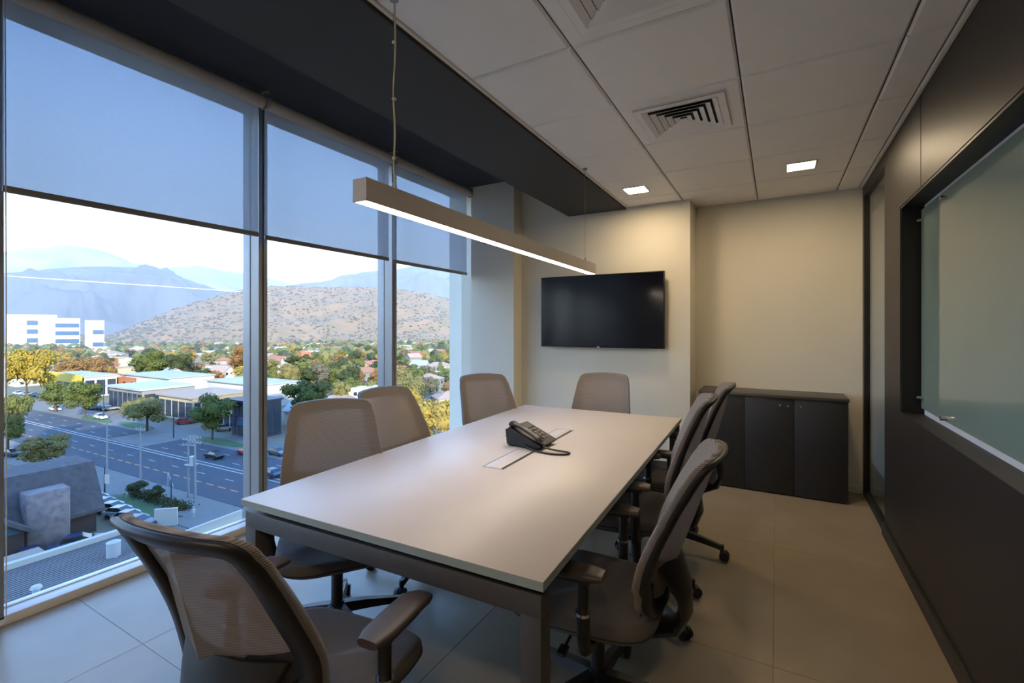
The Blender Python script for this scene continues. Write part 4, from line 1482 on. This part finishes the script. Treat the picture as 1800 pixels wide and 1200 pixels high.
MB().cyl((0, 0, 0), (0, 0, 2.6), .06, n=8).cyl((0, 0, 2.6), (1.0, 0, .2), .06, n=8).build('frame', M_['tank'], bb)

# ---- cars ----
def car_meshes():
    body = []
    prof = [(-2.15, .35), (-2.2, .65), (-2.1, .92), (-1.3, 1.0), (1.15, .95), (2.0, .78), (2.2, .6), (2.18, .32)]
    def shell(pr, w0, w1):
        rings = []
        for y, k in ((-w0, .86), (-w0 * .93, 1.0), (w0 * .93, 1.0), (w0, .86)):
            zc = .6
            rings.append([Vector((x * (.985 if k < 1 else 1), y, zc + (z - zc) * k)) for x, z in pr])
        return rings
    bm_ = MB().loft(shell(prof, .86, .8), smooth=False)
    b = bm_.mesh('body')
    cab = [(-1.75, .95), (-1.25, 1.42), (.1, 1.46), (.95, .95)]
    r = []
    for y, k in ((-.80, 0), (-.66, 1), (.66, 1), (.80, 0)):
        if k: r.append([Vector((x, y, z)) for x, z in cab])
        else: r.append([Vector((x * 1.03, y, .94)) for x, z in cab])
    g = MB().loft(r, smooth=False).mesh('window_glass', M_['car_glass'])
    rf = MB().prism([(-1.28, 1.42), (.12, 1.46), (.10, 1.50), (-1.2, 1.47)], 'y', -.62, .62).mesh('roof')
    wh = MB().cyl((0, -.11, .32), (0, .11, .32), .32, n=14).mesh('wheel', M_['tyre'])
    b.materials.append(M_['car_white'])
    rf.materials.append(M_['car_white'])
    return b, g, rf, wh
CB, CG, CRF, CW = car_meshes()
def car(P, rz, colr, label, group=None, sc=1.0, tall=1.0):
    e = empty('car', (P.x, P.y, GZ + (.14 if abs(P.y - 48) < 9 else .1)), rz, label, 'car', group)
    for nm, me in (('body', CB), ('roof', CRF)):
        o = link(nm, me, e)
        o.material_slots[0].link = 'OBJECT'
        o.material_slots[0].material = M_['car_' + colr]
    link('window_glass', CG, e)
    for x in (-1.35, 1.35):
        for y in (-.78, .78):
            link('wheel', CW, e, (x, y, 0))
    e.scale = (sc, sc, sc * tall)
    return e
ra = atan2(.03, 1)
car(at(376, 806), ra + pi, 'black', 'black car driving alone on the near part of the avenue')
car(at(177, 737), ra, 'white', 'white car parked at the far kerb under the lamp post', tall=1.15)
car(at(97, 722), ra, 'white', 'white car beneath the left green street trees')
car(at(325, 745), .9, 'red', 'red car in front of the pink sign fascia', tall=1.1)
car(at(343, 742), 1.2, 'white', 'white car partly behind the red car by the pink sign')
car(at(395, 757), .9, 'silver', 'silver car right of the round green street tree', tall=1.1)
car(at(414, 752), 1.0, 'black', 'black car beside the silver car near the navy building')
car(at(433, 765), ra, 'red', 'small red car before the navy building')
car(at(434, 800), ra, 'red', 'red car cut off by the thick mullion')
car(at(488, 800), ra, 'grey', 'grey car on the avenue right of the thick mullion')
car(at(475, 838), ra + pi, 'blue', 'blue car low on the avenue right of the thick mullion')
car(at(108, 838), .3, 'white', 'white off-road car just above the shingle roof', tall=1.25)
car(at(62, 842), .2, 'blue', 'blue vehicle behind the shingle roof at the left', tall=1.2)
car(at(28, 856), .2, 'white', 'white van behind the left end of the shingle roof', sc=1.1, tall=1.5)
car(at(22, 802), .2, 'black', 'black car under the big tree at the left edge')
PK = [(162, 872, 'white'), (172, 880, 'silver'), (180, 889, 'white'), (196, 896, 'white'), (208, 905, 'white'), (218, 914, 'silver'), (240, 921, 'grey')]
pl = ['farthest and topmost car of the slanting parked row', 'second car from the top of the slanting parked row', 'third car from the top of the slanting parked row',
      'fourth and middle car of the slanting parked row', 'fifth car from the top of the slanting parked row', 'sixth car from the top of the slanting parked row', 'nearest dark car of the slanting parked row']
a0, b0 = at(160, 880), at(236, 922)
for i, (px, py, c) in enumerate(PK):
    p = a0.lerp(b0, i / 6)
    p = a0 + (b0 - a0).normalized() * i * 2.95
    car(p, .42, c, c + ' car, ' + pl[i], 'cars parked in a slanting row behind the stone chimney house')
car(at(142, 962), 1.2, 'blue', 'dark blue car in front of the stone chimney house', sc=1.05)
car(at(62, 984), 1.3, 'blue', 'car half hidden by the flat roofed annex')
for i in range(6):
    car(at(160 + i * 7, 718 + i * .6), 1.35, ('grey', 'red', 'silver', 'blue', 'black', 'silver')[i], ('leftmost', 'second', 'third', 'fourth', 'fifth', 'rightmost')[i] + ' car in the row before the glass showroom', 'cars before the glass showroom')
for i in range(5):
    car(at(32 + i * 14, 694 + i * 1.5), .1, ('white', 'silver', 'black', 'white', 'red')[i], ('leftmost', 'second', 'middle', 'fourth', 'rightmost')[i] + ' of five small cars parked far down the avenue under the golden tree', 'far parked cars behind the golden tree')
# pedestrian
P = at(340, 912)
pd = tag(MB().cyl((0, -.09, 0), (0, -.08, .85), .06, .09, n=8).cyl((0, .09, 0), (0, .08, .85), .06, .09, n=8)
         .loft([[Vector((cos(t) * a, sin(t) * b, z)) for t in [2 * pi * k / 10 for k in range(10)]] for z, a, b in ((.8, .11, .17), (1.0, .10, .15), (1.3, .12, .20), (1.42, .08, .12), (1.48, .05, .05), (1.55, .05, .05))])
         .cyl((0, -.21, 1.38), (.05, -.24, .8), .05, .035, n=6).cyl((0, .21, 1.38), (.05, .24, .8), .05, .035, n=6).sphere((0, 0, 1.64), .11, 2, (1, .9, 1.2)).build('person', M_['tank'], None, tuple(P)),
         'person in pale clothes walking on the pavement below the twin poles', 'person')

# labels of the small groups of valley trees and houses: by their order from the left
bygroup = {}
for o in COL.objects:
    if o.parent is None and o.name.split('.')[0] in ('valley_tree', 'house') and 'group' in o:
        bygroup.setdefault(o['group'], []).append(o)
ORD = ['leftmost', 'second', 'third', 'fourth', 'fifth', 'sixth', 'seventh', 'eighth', 'ninth', 'tenth', 'eleventh', 'twelfth']
NUM = ['', 'one', 'two', 'three', 'four', 'five', 'six', 'seven', 'eight', 'nine', 'ten', 'eleven', 'twelve']
for g, os_ in bygroup.items():
    n = len(os_)
    if 2 <= n <= 12:
        os_.sort(key=lambda o: (o.location.x * cY + o.location.y * sY) / (o.location.y * cY - o.location.x * sY))
        for i, o in enumerate(os_):
            o['label'] = (ORD[i] + ('' if i == 0 else ' from left') if i < n - 1 or n == 1 else 'rightmost') + ' of ' + NUM[n] + ' ' + g
    elif n == 1:
        os_[0]['label'] = 'only ' + os_[0]['label']
